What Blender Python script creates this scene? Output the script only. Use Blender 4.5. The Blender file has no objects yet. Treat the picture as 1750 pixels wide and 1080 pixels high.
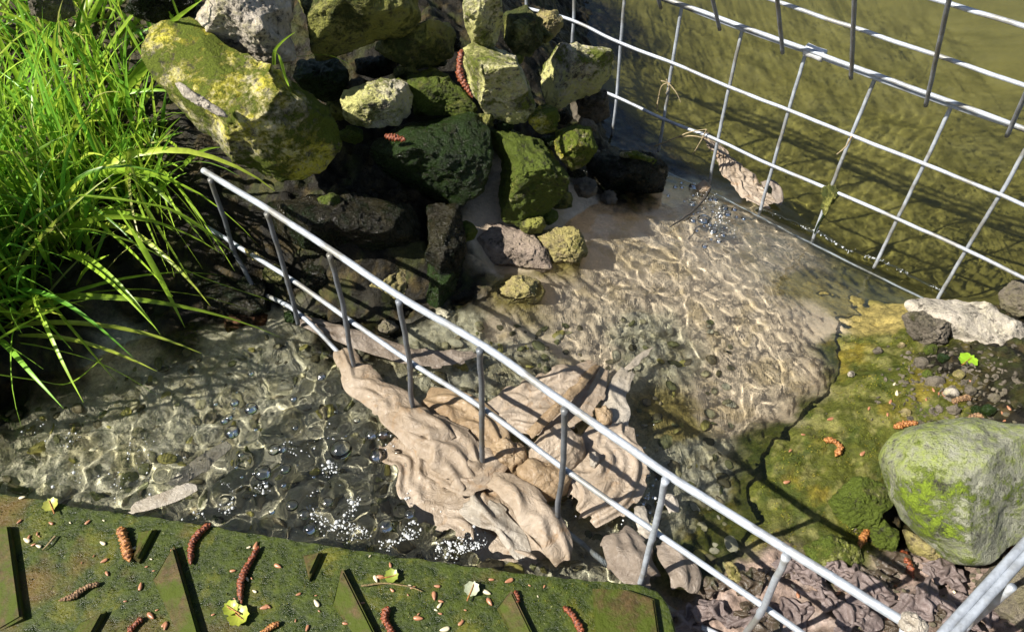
import bpy, bmesh, math, random
import numpy as np
from mathutils import Vector, Matrix

# ------------------------------------------------------------------ camera, sky, sun, exposure
sc = bpy.context.scene
COL = sc.collection
H = 0.6625
PITCH, ROLL, FPX = 0.8537040643782328, -0.03190388318607592, 1347.379
cp, sp = math.cos(PITCH), math.sin(PITCH)
FW = np.array([0, cp, -sp]); UP0 = np.array([0, sp, cp]); RT0 = np.array([1., 0, 0])
cr, sr = math.cos(ROLL), math.sin(ROLL)
RT = cr*RT0 + sr*UP0
UP = -sr*RT0 + cr*UP0
CAM = np.array([0, 0, H])
cam = bpy.data.objects.new('camera', bpy.data.cameras.new('camera')); COL.objects.link(cam)
sc.camera = cam
cam.data.sensor_width = 36; cam.data.lens = FPX*36/1750
cam.data.clip_start = 0.02; cam.data.clip_end = 200
cam.matrix_world = Matrix(((RT[0], UP[0], -FW[0], CAM[0]), (RT[1], UP[1], -FW[1], CAM[1]), (RT[2], UP[2], -FW[2], CAM[2]), (0, 0, 0, 1)))
SUN_AZ, SUN_EL = math.radians(20), math.radians(47)      # azimuth of the light's travel, elevation of the sun
LD = Vector((math.cos(SUN_AZ)*math.cos(SUN_EL), math.sin(SUN_AZ)*math.cos(SUN_EL), -math.sin(SUN_EL)))
world = bpy.data.worlds.new('World'); sc.world = world; world.use_nodes = True
wn = world.node_tree.nodes
sky = wn.new('ShaderNodeTexSky'); sky.sky_type = 'NISHITA'; sky.sun_disc = False
sky.sun_elevation = SUN_EL
sky.sun_rotation = math.atan2(-LD.x, -LD.y)
world.node_tree.links.new(sky.outputs[0], wn['Background'].inputs[0])
wn['Background'].inputs[1].default_value = 0.05
sl = bpy.data.lights.new('sun', 'SUN'); sl.energy = 5.0; sl.angle = math.radians(0.5); sl.color = (1, .955, .87)
sl.cycles.is_caustics_light = True
sun = bpy.data.objects.new('sun', sl); COL.objects.link(sun)
sun.rotation_euler = LD.to_track_quat('-Z', 'Y').to_euler(); sun.location = (-1, -.4, 2)
sc.view_settings.view_transform = 'Standard'; sc.view_settings.look = 'None'
sc.view_settings.gamma = 1; sc.view_settings.exposure = 1.08
sc.render.engine = 'CYCLES'
sc.cycles.use_denoising = True
sc.cycles.max_bounces = 8; sc.cycles.transparent_max_bounces = 16; sc.cycles.transmission_bounces = 6
sc.cycles.sample_clamp_indirect = 4

# ------------------------------------------------------------------ pixel <-> world
def ray(x, y):
    a = x-875; b = 540-y
    return FW + RT*(a/FPX) + UP*(b/FPX)
def at(x, y, z):
    d = ray(x, y); return CAM + d*((z-H)/d[2])
def depth(P): return float((np.asarray(P)-CAM) @ FW)
def V3(p): return Vector((float(p[0]), float(p[1]), float(p[2])))

# ------------------------------------------------------------------ noise (vectorised gradient noise)
_rs = np.random.RandomState(7)
_perm = np.concatenate([_rs.permutation(256)]*3)
_grad = _rs.normal(size=(256, 3)); _grad /= np.linalg.norm(_grad, axis=1)[:, None]
def pn(P):
    P = np.asarray(P, float); I = np.floor(P).astype(int); Fr = P-I; I &= 255
    w = Fr*Fr*Fr*(Fr*(Fr*6-15)+10)
    out = 0
    for dx in (0, 1):
        wx = w[:, 0] if dx else 1-w[:, 0]
        for dy in (0, 1):
            wy = w[:, 1] if dy else 1-w[:, 1]
            for dz in (0, 1):
                wz = w[:, 2] if dz else 1-w[:, 2]
                h = _perm[_perm[_perm[(I[:, 0]+dx) & 255]+((I[:, 1]+dy) & 255)]+((I[:, 2]+dz) & 255)]
                g = _grad[h]
                out = out + wx*wy*wz*(g[:, 0]*(Fr[:, 0]-dx)+g[:, 1]*(Fr[:, 1]-dy)+g[:, 2]*(Fr[:, 2]-dz))
    return out*1.7
def fbm(P, f, o=4, g=.5, seed=0):
    P = np.asarray(P, float)*f+seed*17.3; r = 0; a = 1
    for i in range(o):
        r = r+a*pn(P); P = P*2.03+5.1; a *= g
    return r
def ridged(P, f, o=3, seed=0):
    P = np.asarray(P, float)*f+seed*11.7; r = 0; a = 1
    for i in range(o):
        r = r+a*(1-2*np.abs(pn(P))); P = P*2.1+3.3; a *= .5
    return r

def crease(P, f, seed, n=9, spread=math.pi, base=0.0):
    """crumpled-cloth height: sum of rounded triangle waves whose crease lines run about the direction base"""
    rs_ = np.random.RandomState(seed+500); out = 0; P = np.asarray(P, float); wx = pn(P*f*.45+seed); wy = pn(P*f*.45+seed+31.7)
    for i in range(n):
        a = base+math.pi/2+rs_.uniform(-spread/2, spread/2); ff = f*rs_.uniform(.35, 1.0)*(1+.9*(i % 3)); am = f/ff
        x = (P[:, 0]*math.cos(a)+P[:, 1]*math.sin(a)+(P[:, 2]*math.sin(a*3)*.6 if P.shape[1] > 2 else 0))*ff+rs_.uniform(0, 9)+.55*wx+.4*wy
        tri = np.abs((x % 2)-1); mask = np.clip(.5+1.6*pn(P*f*.5+i*7.7+seed), 0, 1)
        out = out+am*(np.sqrt((tri-.5)**2+.004)-.27)*(1 if i < 2 else mask)*rs_.choice([-1, 1])
    return out
# ------------------------------------------------------------------ object helpers
def prop(o, label=None, cat=None, group=None, kind=None):
    if label: o['label'] = label
    if cat: o['category'] = cat
    if group: o['group'] = group
    if kind: o['kind'] = kind
    return o
def empty(name, loc, label, cat, group=None):
    o = bpy.data.objects.new(name, None); COL.objects.link(o); o.location = V3(loc); o.empty_display_size = .02
    return prop(o, label, cat, group)
def mesh(name, V, F, mat, parent=None, smooth=True, caus=True, colors=None):
    me = bpy.data.meshes.new(name)
    V = np.asarray(V, float)
    off = np.array(parent.location) if parent is not None else np.zeros(3)
    p = parent
    while p is not None and p.parent is not None:
        p = p.parent; off = off+np.array(p.location)
    W = V-off
    if parent is None:
        c = W.mean(0); W = W-c
    me.from_pydata([tuple(map(float, q)) for q in W], [], [tuple(map(int, f)) for f in F])
    if smooth: me.polygons.foreach_set('use_smooth', [True]*len(me.polygons))
    if colors is not None:
        ca = me.color_attributes.new('col', 'FLOAT_COLOR', 'POINT')
        C = np.ones((len(V), 4)); C[:, :colors.shape[1]] = colors
        ca.data.foreach_set('color', C.ravel())
    me.materials.append(mat); me.update()
    o = bpy.data.objects.new(name, me); COL.objects.link(o)
    if parent is not None: o.parent = parent
    else: o.location = V3(c)
    if caus: o.cycles.is_caustics_receiver = True
    return o
def tube_data(P, R, n=10, cap=True, flat=1.0):
    """tube along points P with radii R"""
    P = np.asarray(P, float); m = len(P); R = np.broadcast_to(np.asarray(R, float), (m,)) if np.ndim(R) < 2 else R
    T = np.gradient(P, axis=0); T /= np.linalg.norm(T, axis=1)[:, None]+1e-12
    ref = np.array([.13, .21, .97]) if abs(T[0][2]) < .9 else np.array([1., 0, .1])
    V = []; N0 = np.cross(T[0], ref); N0 /= np.linalg.norm(N0)
    for i in range(m):
        N0 = N0-T[i]*(N0@T[i]); N0 /= np.linalg.norm(N0)+1e-12; B = np.cross(T[i], N0)
        for k in range(n):
            a = 2*math.pi*k/n
            V.append(P[i]+R[i]*(math.cos(a)*N0+math.sin(a)*B*flat))
    F = [(i*n+k, i*n+(k+1) % n, (i+1)*n+(k+1) % n, (i+1)*n+k) for i in range(m-1) for k in range(n)]
    if cap:
        F.append(tuple(range(n))[::-1]); F.append(tuple((m-1)*n+k for k in range(n)))
    return np.array(V), F
def smoothpath(P, n):
    P = np.asarray(P, float); m = len(P)
    if m < 3:
        t = np.linspace(0, 1, n)[:, None]; return P[0]*(1-t)+P[-1]*t
    d = np.r_[0, np.cumsum(np.linalg.norm(np.diff(P, axis=0), axis=1))]
    tt = np.linspace(0, d[-1], n); out = []
    Q = np.vstack([2*P[0]-P[1], P, 2*P[-1]-P[-2]])
    for t in tt:
        i = min(max(np.searchsorted(d, t, side='right')-1, 0), m-2)
        u = (t-d[i])/(d[i+1]-d[i]+1e-12); a, b, c_, e = Q[i], Q[i+1], Q[i+2], Q[i+3]
        out.append(.5*((2*b)+(-a+c_)*u+(2*a-5*b+4*c_-e)*u*u+(-a+3*b-3*c_+e)*u**3))
    return np.array(out)
def join(parts):
    V = []; F = []; o = 0
    for v, f in parts:
        V.append(v); F += [tuple(i+o for i in q) for q in f]; o += len(v)
    return np.vstack(V), F

# ------------------------------------------------------------------ materials
class MT:
    def __init__(s, name):
        s.m = bpy.data.materials.new(name); s.m.use_nodes = True; s.t = s.m.node_tree; s.n = s.t.nodes; s.p = s.n['Principled BSDF']; s.out = s.n['Material Output']
        s.geo = s.n.new('ShaderNodeNewGeometry').outputs['Position']
    def L(s, a, b): s.t.links.new(a, b)
    def noise(s, scale, detail=6, rough=.6, dist=0, off=0, stretch=None):
        v = s.geo
        if off or stretch:
            mp = s.n.new('ShaderNodeMapping'); mp.inputs['Location'].default_value = (off, off*.7, off*.3)
            if stretch:
                mp.inputs['Rotation'].default_value = (0, 0, stretch[0]); mp.inputs['Scale'].default_value = stretch[1]
            s.L(v, mp.inputs[0]); v = mp.outputs[0]
        x = s.n.new('ShaderNodeTexNoise'); x.inputs['Scale'].default_value = scale; x.inputs['Detail'].default_value = detail
        x.inputs['Roughness'].default_value = rough; x.inputs['Distortion'].default_value = dist
        s.L(v, x.inputs['Vector']); return x.outputs['Fac']
    def voro(s, scale, feat='F1'):
        x = s.n.new('ShaderNodeTexVoronoi'); x.feature = feat; x.inputs['Scale'].default_value = scale; s.L(s.geo, x.inputs['Vector']); return x.outputs[0]
    def ramp(s, fac, stops):
        r = s.n.new('ShaderNodeValToRGB'); e = r.color_ramp.elements
        while len(e) > 1: e.remove(e[-1])
        for i, (p, c) in enumerate(stops):
            q = e[0] if i == 0 else e.new(p)
            q.position = p; c = c if isinstance(c, tuple) else (c, c, c); q.color = (*c, 1)
        s.L(fac, r.inputs[0]); return r.outputs[0]
    def mix(s, f, a, b, mode='MIX'):
        x = s.n.new('ShaderNodeMix'); x.data_type = 'RGBA'; x.blend_type = mode
        for v, i in ((f, 0), (a, 6), (b, 7)):
            if hasattr(v, 'links') or hasattr(v, 'is_linked'): s.L(v, x.inputs[i])
            elif i == 0: x.inputs[0].default_value = v
            else: x.inputs[i].default_value = (*v, 1)
        return x.outputs[2]
    def math(s, op, a, b=0, c=None):
        x = s.n.new('ShaderNodeMath'); x.operation = op
        for i, v in enumerate((a, b) if c is None else (a, b, c)):
            if hasattr(v, 'is_linked'): s.L(v, x.inputs[i])
            else: x.inputs[i].default_value = v
        return x.outputs[0]
    def attr(s, name='col'):
        x = s.n.new('ShaderNodeAttribute'); x.attribute_name = name; return x
    def bump(s, h, strength=.5, dist=.002, prev=None):
        b = s.n.new('ShaderNodeBump'); b.inputs['Strength'].default_value = strength; b.inputs['Distance'].default_value = dist
        s.L(h, b.inputs['Height'])
        if prev is not None: s.L(prev, b.inputs['Normal'])
        return b.outputs[0]
    def set(s, color=None, rough=None, normal=None, **k):
        p = s.p
        for v, nm in ((color, 'Base Color'), (rough, 'Roughness'), (normal, 'Normal')):
            if v is None: continue
            if hasattr(v, 'is_linked'): s.L(v, p.inputs[nm])
            elif nm == 'Base Color': p.inputs[nm].default_value = (*v, 1)
            else: p.inputs[nm].default_value = v
        for a, b in k.items(): p.inputs[a.replace('_', ' ')].default_value = b
        return s.m

def rock_mat(name, stone, lichen, moss, dark=(.03, .028, .015), lich=.5, mossy=.5, pits=.5, rough=.85, wet=0, scale=1, seed=0, updep=True):
    """stone with lichen film, moss cushions in patches, dark pits"""
    t = MT(name)
    n1 = t.noise(14*scale, 8, .65, .4, seed+1); n2 = t.noise(45*scale, 8, .7, 0, seed+5); n3 = t.noise(160*scale, 5, .75, 0, seed+9); n4 = t.noise(480, 3, .7, 0, seed)
    st = t.mix(t.ramp(n2, [(.35, .0), (.65, 1.)]), tuple(x*.5 for x in stone), tuple(min(1, x*1.15) for x in stone))
    lf = t.ramp(t.math('ADD', t.math('MULTIPLY', n1, .55), t.math('MULTIPLY', n3, .45)), [(.5-lich*.16+.02, 0.), (.5-lich*.16+.14, 1.)])
    lc = t.mix(n3, tuple(x*.7 for x in lichen), tuple(min(1, x*1.35) for x in lichen))
    c = t.mix(lf, st, lc)
    m1 = t.noise(22*scale, 9, .72, .3, seed+21)
    mf = t.ramp(t.math('ADD', t.math('MULTIPLY', m1, .7), t.math('MULTIPLY', n3, .3)), [(.62-mossy*.24, 0.), (.68-mossy*.24, 1.)])
    mc = t.mix(n4, tuple(x*.45 for x in moss), tuple(min(1, x*1.6) for x in moss))
    c = t.mix(mf, c, mc)
    pf = t.ramp(t.math('ADD', t.math('MULTIPLY', n3, .6), t.math('MULTIPLY', n2, .4)), [(.36+pits*.06, 1.), (.43+pits*.07, 0.)])
    c = t.mix(t.math('MULTIPLY', pf, .85), c, dark)
    b = t.bump(n2, 1., .008); b = t.bump(n3, 1., .0055, b); b = t.bump(t.math('MULTIPLY', n4, t.math('ADD', t.math('MULTIPLY', mf, 1.), .4)), 1., .0022, b)
    r = t.ramp(n3, [(.35, max(.12, rough-wet*.65)), (.7, rough)])
    return t.set(c, r, b, Specular_IOR_Level=.3+.05*wet)

def wire_mat(name, base, metal=.35, rough=.45, dirty=.3):
    t = MT(name)
    n1 = t.noise(60, 5, .6, 0, 3); n2 = t.noise(420, 4, .7); n3 = t.noise(25, 4, .6, 0, 8)
    c = t.mix(t.ramp(n2, [(.35, 0.), (.7, 1.)]), tuple(x*.72 for x in base), base)
    c = t.mix(t.ramp(n1, [(.45, 0.), (.62, .8)]), c, tuple(min(1, x*1.18) for x in base))
    c = t.mix(t.math('MULTIPLY', t.ramp(n3, [(.5, 0.), (.62, 1.)]), dirty), c, (.15, .125, .07))
    return t.set(c, t.ramp(n1, [(.3, rough), (.7, rough+.2)]), t.bump(n2, .35, .0006, t.bump(n1, .4, .0012)), Metallic=metal)

def cloth_mat(name, c1, c2, c3, rough=.3, trans=.35):
    t = MT(name)
    n1 = t.noise(16, 6, .6, .6, 2); n2 = t.noise(55, 6, .65, .8, 6); n3 = t.noise(600, 3, .6)
    c = t.mix(t.ramp(n1, [(.35, 0.), (.65, 1.)]), c1, c2)
    c = t.mix(t.ramp(n2, [(.56, 0.), (.72, .8)]), c, c3)
    m = t.set(c, rough, t.bump(n3, .35, .0006, t.bump(t.noise(110, 5, .65, 2.0, 9), .8, .0032)), Specular_IOR_Level=.5)
    tl = t.n.new('ShaderNodeBsdfTranslucent'); t.L(c, tl.inputs[0]); ms = t.n.new('ShaderNodeMixShader'); ms.inputs[0].default_value = trans; t.L(t.p.outputs[0], ms.inputs[1]); t.L(tl.outputs[0], ms.inputs[2]); t.L(ms.outputs[0], t.out.inputs[0])
    return m

def leaf_mat(name, c, trans=.45, vein=False):
    t = MT(name)
    a = t.attr('col')
    n = t.noise(120, 4, .6)
    col = t.mix(t.ramp(n, [(.3, 0.), (.7, 1.)]), tuple(x*.7 for x in c), tuple(min(1, x*1.25) for x in c))
    if not vein: col = t.mix(1, col, a.outputs['Color'], 'MULTIPLY')
    tr = t.n.new('ShaderNodeBsdfTranslucent'); t.L(col, tr.inputs[0])
    t.set(col, .38)
    ms = t.n.new('ShaderNodeMixShader'); ms.inputs[0].default_value = trans
    t.L(t.p.outputs[0], ms.inputs[1]); t.L(tr.outputs[0], ms.inputs[2]); t.L(ms.outputs[0], t.out.inputs[0])
    return t.m

# ------------------------------------------------------------------ terrain
class RBF:
    def __init__(s, P, v, sm=1e-4):
        s.P = np.asarray(P, float); n = len(P)
        D = np.linalg.norm(s.P[:, None]-s.P[None], axis=2)
        A = np.zeros((n+3, n+3)); A[:n, :n] = -D+0*np.eye(n)-sm*np.eye(n); A[:n, n] = 1; A[:n, n+1:] = s.P; A[n, :n] = 1; A[n+1:, :n] = s.P.T
        b = np.zeros(n+3); b[:n] = v; s.w = np.linalg.solve(A, b)
    def __call__(s, Q):
        Q = np.asarray(Q, float); out = np.empty(len(Q)); n = len(s.P)
        for i in range(0, len(Q), 40000):
            q = Q[i:i+40000]; D = np.linalg.norm(q[:, None]-s.P[None], axis=2)
            out[i:i+40000] = -D@s.w[:n]+s.w[n]+q@s.w[n+1:]
        return out
# (pixel x, pixel y, height of the ground there, zone)
# zones: M mat  G moss  D dark soil with shade put into its near-black colour  S stream gravel  P pond bed  U sludge  Y ochre  E earth under the grass
GP = [
 (100,760,.058,'S'),(300,760,.052,'S'),(480,700,.046,'S'),(620,820,.040,'S'),(200,900,.05,'S'),(800,900,.045,'S'),(1000,980,.05,'S'),(400,620,.068,'S'),(200,650,.072,'S'),
 (30,700,.066,'D'),(650,650,.055,'S'),(-150,800,.07,'S'),(100,1000,.05,'S'),(600,1050,.05,'S'),(480,590,.072,'S'),(760,780,.055,'S'),(700,700,.06,'S'),
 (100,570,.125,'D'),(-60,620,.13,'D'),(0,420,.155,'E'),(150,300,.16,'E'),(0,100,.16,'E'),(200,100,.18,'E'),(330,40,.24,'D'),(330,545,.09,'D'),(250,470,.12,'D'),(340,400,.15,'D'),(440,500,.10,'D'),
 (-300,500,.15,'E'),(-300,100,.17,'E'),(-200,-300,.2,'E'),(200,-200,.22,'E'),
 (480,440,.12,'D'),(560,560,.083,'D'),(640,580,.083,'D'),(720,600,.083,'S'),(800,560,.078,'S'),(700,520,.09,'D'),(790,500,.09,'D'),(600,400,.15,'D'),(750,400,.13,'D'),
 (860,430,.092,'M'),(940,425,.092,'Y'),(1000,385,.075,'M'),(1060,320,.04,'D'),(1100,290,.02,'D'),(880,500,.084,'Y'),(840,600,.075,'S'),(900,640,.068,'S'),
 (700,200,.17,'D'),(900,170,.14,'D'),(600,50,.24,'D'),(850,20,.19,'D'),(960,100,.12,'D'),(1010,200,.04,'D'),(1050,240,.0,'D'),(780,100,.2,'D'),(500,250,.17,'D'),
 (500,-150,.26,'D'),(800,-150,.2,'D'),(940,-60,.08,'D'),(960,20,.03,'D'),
 (850,560,.074,'M'),(950,500,.070,'M'),(1050,450,.060,'M'),(1150,400,.044,'M'),(1200,500,.046,'M'),(1300,590,.047,'M'),(1100,600,.060,'S'),(1380,640,.053,'M'),(1250,700,.050,'M'),(1000,600,.068,'M'),
 (1150,730,.050,'Y'),(1180,790,.052,'S'),(1000,760,.055,'S'),(900,760,.055,'S'),(1200,840,.052,'S'),(1120,880,.058,'S'),(1330,690,.060,'M'),
 (1170,340,.028,'M'),(1240,390,.028,'M'),(1320,430,.02,'M'),(1390,490,.02,'Y'),(1470,540,.03,'Y'),(1400,560,.042,'M'),(1455,600,.060,'G'),(1500,560,.045,'Y'),(1440,655,.068,'G'),
 (1200,290,-.10,'P'),(1280,320,-.11,'P'),(1370,400,-.11,'P'),(1450,450,-.10,'P'),(1550,480,-.08,'P'),(1640,515,-.04,'P'),(1500,510,-.02,'P'),(1130,240,-.1,'P'),
 (1200,100,-.13,'P'),(1400,100,-.14,'P'),(1400,250,-.14,'P'),(1600,300,-.14,'P'),(1750,400,-.12,'P'),(1750,100,-.15,'P'),(1050,40,-.12,'P'),(1000,-40,-.11,'P'),(1750,-200,-.15,'P'),(1200,-200,-.15,'P'),(1900,300,-.14,'P'),
 (1400,700,.074,'G'),(1330,760,.074,'G'),(1500,640,.08,'G'),(1550,570,.07,'G'),(1600,690,.1,'G'),(1290,840,.074,'G'),(1235,880,.066,'G'),(1200,960,.07,'G'),(1400,850,.078,'G'),(1480,780,.085,'G'),(1540,880,.06,'D'),(1600,930,.055,'D'),
 (1620,705,.100,'G'),(1690,690,.11,'D'),(1660,850,.09,'D'),(1740,700,.12,'D'),(1720,980,.085,'U'),(1330,1000,.085,'U'),(1500,1040,.09,'U'),(1580,1000,.085,'U'),(1430,950,.08,'G'),(1250,1040,.085,'U'),(1650,1100,.09,'U'),(1400,1120,.09,'U'),
 (1600,520,.035,'Y'),(1700,540,.04,'D'),(1760,600,.09,'D'),(1850,700,.13,'D'),(1850,560,.05,'D'),(1900,900,.12,'D'),(2000,500,.02,'D'),(1460,900,.075,'G'),(1570,640,.086,'G'),(1610,625,.09,'D'),
]
_w = np.array([at(x, y, z) for x, y, z, _ in GP])
_far = [(-3, 0, .3, 'E'), (-3, 3, .4, 'E'), (-.5, 3, .4, 'E'), (.3, 1.6, -.1, 'P'), (.2, 2.2, -.1, 'P'), (3, 3, -.15, 'P'), (1.5, 1.2, -.15, 'P'), (3, 1, -.15, 'P'), (1.5, .2, .25, 'E'), (3, -1, .4, 'E'), (.6, -.3, .12, 'D'), (.3, -.6, .15, 'D'), (-.3, -.4, .1, 'D'), (-.7, .1, .12, 'S'), (-1.6, -.1, .12, 'S'), (-1.5, -1, .3, 'E')]
GX = np.vstack([_w[:, :2], np.array([[a, b] for a, b, _, _ in _far])]); GZ = np.r_[_w[:, 2], [c for _, _, c, _ in _far]]
GZ = GZ+np.array([(-.020 if g[3] == 'M' and g[0] < 1400 else -.009 if g[3] == 'S' else 0) for g in GP]+[0]*len(_far))
GZONE = [g[3] for g in GP]+[g[3] for g in _far]
terr = RBF(GX, GZ)
def hz0(XY): return np.clip(terr(XY), -.17, .45)
ZN = 'MGDSPUYE'
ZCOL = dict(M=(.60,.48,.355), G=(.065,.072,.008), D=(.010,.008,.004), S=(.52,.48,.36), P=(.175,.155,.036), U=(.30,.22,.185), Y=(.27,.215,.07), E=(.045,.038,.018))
def zone_w(XY):
    """soft zone weights with ragged borders"""
    P3 = np.c_[XY, np.zeros(len(XY))]
    W = np.zeros((len(XY), len(ZN)))
    q = XY+np.c_[fbm(P3, 30, 5, .6, 1), fbm(P3, 30, 5, .6, 2)]*.009
    for i in range(0, len(XY), 40000):
        D = np.linalg.norm(q[i:i+40000, None]-GX[None], axis=2)
        w = 1/(D+.004)**5
        for k, zn in enumerate(ZN):
            m = np.array([g == zn for g in GZONE]); W[i:i+40000, k] = w[:, m].sum(1)
    W /= W.sum(1)[:, None]; W = W**1.4; W /= W.sum(1)[:, None]
    return W
def ground_detail(XY, W):
    P3 = np.c_[XY, np.zeros(len(XY))]
    zz = dict(zip(ZN, W.T)); z = .0022*fbm(P3, 45, 5, .55, 3)*(1-.9*zz['M'])
    z = z+zz['M']*(.0016*fbm(P3, 14, 2, .5, 2))
    z = z+(zz['G'])*(.003*fbm(P3, 70, 4, .6, 5))
    z = z+(zz['D']+zz['E'])*(.011*fbm(P3, 28, 5, .6, 6))
    z = z+zz['S']*(.006*fbm(P3, 40, 4, .55, 7)+.003*ridged(P3, 90, 2, 9))
    z = z+zz['U']*(.007*ridged(P3, 35, 4, 8))
    z = z+zz['P']*(.012*fbm(P3, 12, 4, .5, 4))
    z = z+zz['Y']*(.005*fbm(P3, 60, 4, .6, 11))
    return z
def axis(lo, hi, step, far, nf):
    g = np.geomspace(step*2, far, nf)
    return np.r_[(lo-g)[::-1], np.arange(lo, hi, step), hi+g]
def grid_faces(nx, ny):
    i = np.arange(nx-1); j = np.arange(ny-1); I, J = np.meshgrid(i, j); a = (J*nx+I).ravel()
    return np.c_[a, a+1, a+nx+1, a+nx]
def fastmesh(name, V, F, mat, colors=None, extra=None):
    me = bpy.data.meshes.new(name); n = len(V); k = F.shape[1]
    me.vertices.add(n); me.vertices.foreach_set('co', V.astype(np.float32).ravel())
    me.loops.add(F.size); me.loops.foreach_set('vertex_index', F.astype(np.int32).ravel())
    me.polygons.add(len(F)); me.polygons.foreach_set('loop_start', np.arange(0, F.size, k, dtype=np.int32))
    me.polygons.foreach_set('use_smooth', np.ones(len(F), bool)); me.update(calc_edges=True)
    if colors is not None:
        ca = me.color_attributes.new('col', 'FLOAT_COLOR', 'POINT'); C = np.ones((n, 4)); C[:, :3] = colors; ca.data.foreach_set('color', C.ravel())
    if extra is not None:
        for nm, vals in extra.items():
            a = me.attributes.new(nm, 'FLOAT', 'POINT'); a.data.foreach_set('value', vals.astype(np.float32))
    me.materials.append(mat); o = bpy.data.objects.new(name, me); COL.objects.link(o); return o

xs = axis(-.72, .78, .0027, 20, 22); ys = axis(.16, 1.30, .0027, 20, 22)
X, Y = np.meshgrid(xs, ys); XY = np.c_[X.ravel(), Y.ravel()]
Zb = hz0(XY); W = zone_w(XY); Zg = Zb+ground_detail(XY, W)
P3 = np.c_[XY, Zg]
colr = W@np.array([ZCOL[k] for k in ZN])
# yellow and green algae films drifting through the zones (worn patches of the surfaces themselves)
wm, wg = W[:, 0], W[:, 1]
f1 = np.clip((fbm(P3, 18, 5, .6, 31)-.15)*3, 0, 1); f2 = np.clip((fbm(P3, 30, 5, .65, 33)-.2)*3, 0, 1); f3 = np.clip((fbm(P3, 55, 4, .65, 35)-.25)*4, 0, 1)
def lay(c, f, k): return c*(1-f[:, None])+np.array(k)*f[:, None]
colr = lay(colr, wm*f1*.55, (.44, .33, .17)); colr = lay(colr, wm*f3*.35, (.70, .58, .45))
colr = lay(colr, wg*f1*.6, (.21, .155, .02)); colr = lay(colr, wg*f2*.55, (.035, .055, .008)); colr = lay(colr, wg*f3*.35, (.30, .27, .10))
ws = W[:, 3]; colr = lay(colr, ws*f1*.5, (.26, .21, .09)); colr = lay(colr, ws*f2*.4, (.42, .38, .20)); colr = lay(colr, ws*f3*.4, (.5, .47, .4))
wp = W[:, 4]; colr = lay(colr, wp*f1*.5, (.12, .11, .02)); 
wu = W[:, 5]; colr = lay(colr, wu*f1*.7, (.10, .07, .05)); colr = lay(colr, wu*f3*.5, (.40, .33, .30))
colr = lay(colr, (W[:, 2]+W[:, 7])*f3*.35, (.12, .085, .03)); colr = lay(colr, (W[:, 2])*f2*.45, (.05, .06, .01))
t = MT('stream_ground')
n1 = t.noise(90, 7, .7, .3); n2 = t.noise(330, 5, .7, 0, 4); n3 = t.noise(1000, 3, .7, 0, 4)
c = t.mix(1, t.attr().outputs['Color'], t.ramp(n1, [(.3, (.55, .55, .5)), (.5, (.95, .95, .95)), (.72, (1.45, 1.4, 1.3))]), 'MULTIPLY')
c = t.mix(t.math('ADD', t.attr('relief').outputs['Fac'], .2), t.attr().outputs['Color'], t.mix(1, c, t.ramp(n2, [(.3, (.6, .6, .6)), (.7, (1.35, 1.35, 1.3))]), 'MULTIPLY'))
bb = t.bump(n3, .6, .0008, t.bump(n2, .8, .002)); b1 = t.n.new('ShaderNodeBump'); b1.inputs['Distance'].default_value = .005; t.L(n1, b1.inputs['Height']); t.L(t.attr('relief').outputs['Fac'], b1.inputs['Strength']); t.L(bb, b1.inputs['Normal'])
gm = t.set(c, t.ramp(n1, [(.35, .32), (.65, .75)]), b1.outputs[0], Specular_IOR_Level=.22)
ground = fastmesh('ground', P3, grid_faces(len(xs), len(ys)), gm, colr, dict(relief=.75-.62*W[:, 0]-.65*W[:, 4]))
prop(ground, 'stream bed, mossy apron and dark earth banks', kind='structure'); ground.cycles.is_caustics_receiver = True
from mathutils.bvhtree import BVHTree
_bv = BVHTree.FromPolygons([tuple(v) for v in P3], [tuple(f) for f in grid_faces(len(xs), len(ys)).tolist()])
def hit(px, py, default=.1):
    d = ray(px, py); loc, nrm, i, dist = _bv.ray_cast(V3(CAM), V3(d).normalized())
    return np.array(loc) if loc is not None else at(px, py, default)
def gz(x, y):
    loc, nrm, i, dist = _bv.ray_cast(Vector((x, y, 3)), Vector((0, 0, -1))); return loc.z if loc is not None else 0

# ------------------------------------------------------------------ water
WP = [(200,750,.094),(0,700,.095),(600,700,.092),(400,620,.094),(200,880,.094),(600,900,.092),(900,950,.091),(480,580,.093),(800,800,.090),(950,700,.086),(1100,900,.086),(700,600,.091),(850,620,.087),
 (950,560,.086),(1050,500,.081),(1150,600,.074),(1000,450,.083),(1150,430,.066),(1250,550,.069),(1350,650,.067),(1200,760,.074),(1400,620,.063),(1230,480,.064),(1300,520,.062),(1450,570,.045),
 (1180,350,.040),(1250,400,.034),(1320,440,.028),(1400,500,.026),(1470,540,.030),(1130,290,.012),(1200,310,.006),(1280,355,.006),(1380,410,.004),(1450,455,.003),(1520,490,.002),(1600,520,.0),
 (1200,200,0),(1400,200,0),(1600,300,0),(1750,420,0),(1750,0,0),(1300,0,0),(1050,100,0),(1000,0,0),(-300,800,.096),(300,1100,.093),(900,1100,.09),(1100,1050,.09),(1200,1000,.082)]
_ww = np.array([at(*p) for p in WP]); _wf = np.array([(3, 3, 0), (1.5, 1, 0), (3, 0, 0), (0.4, 2, 0), (-3, .0, .1), (-1, .3, .096), (-.3, -.5, .09), (-1, -1, .095), (-1,3,.0)], float)
_ww = np.vstack([_ww, _wf]); wrbf = RBF(_ww[:, :2], _ww[:, 2], 1e-3)
xw = axis(-.56, .56, .0013, 20, 26); yw = axis(.18, 1.0, .0013, 20, 30)
X, Y = np.meshgrid(xw, yw); XYw = np.c_[X.ravel(), Y.ravel()]; Q = np.c_[XYw, np.zeros(len(XYw))]
Zw = np.clip(wrbf(XYw), 0, .1)
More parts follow.
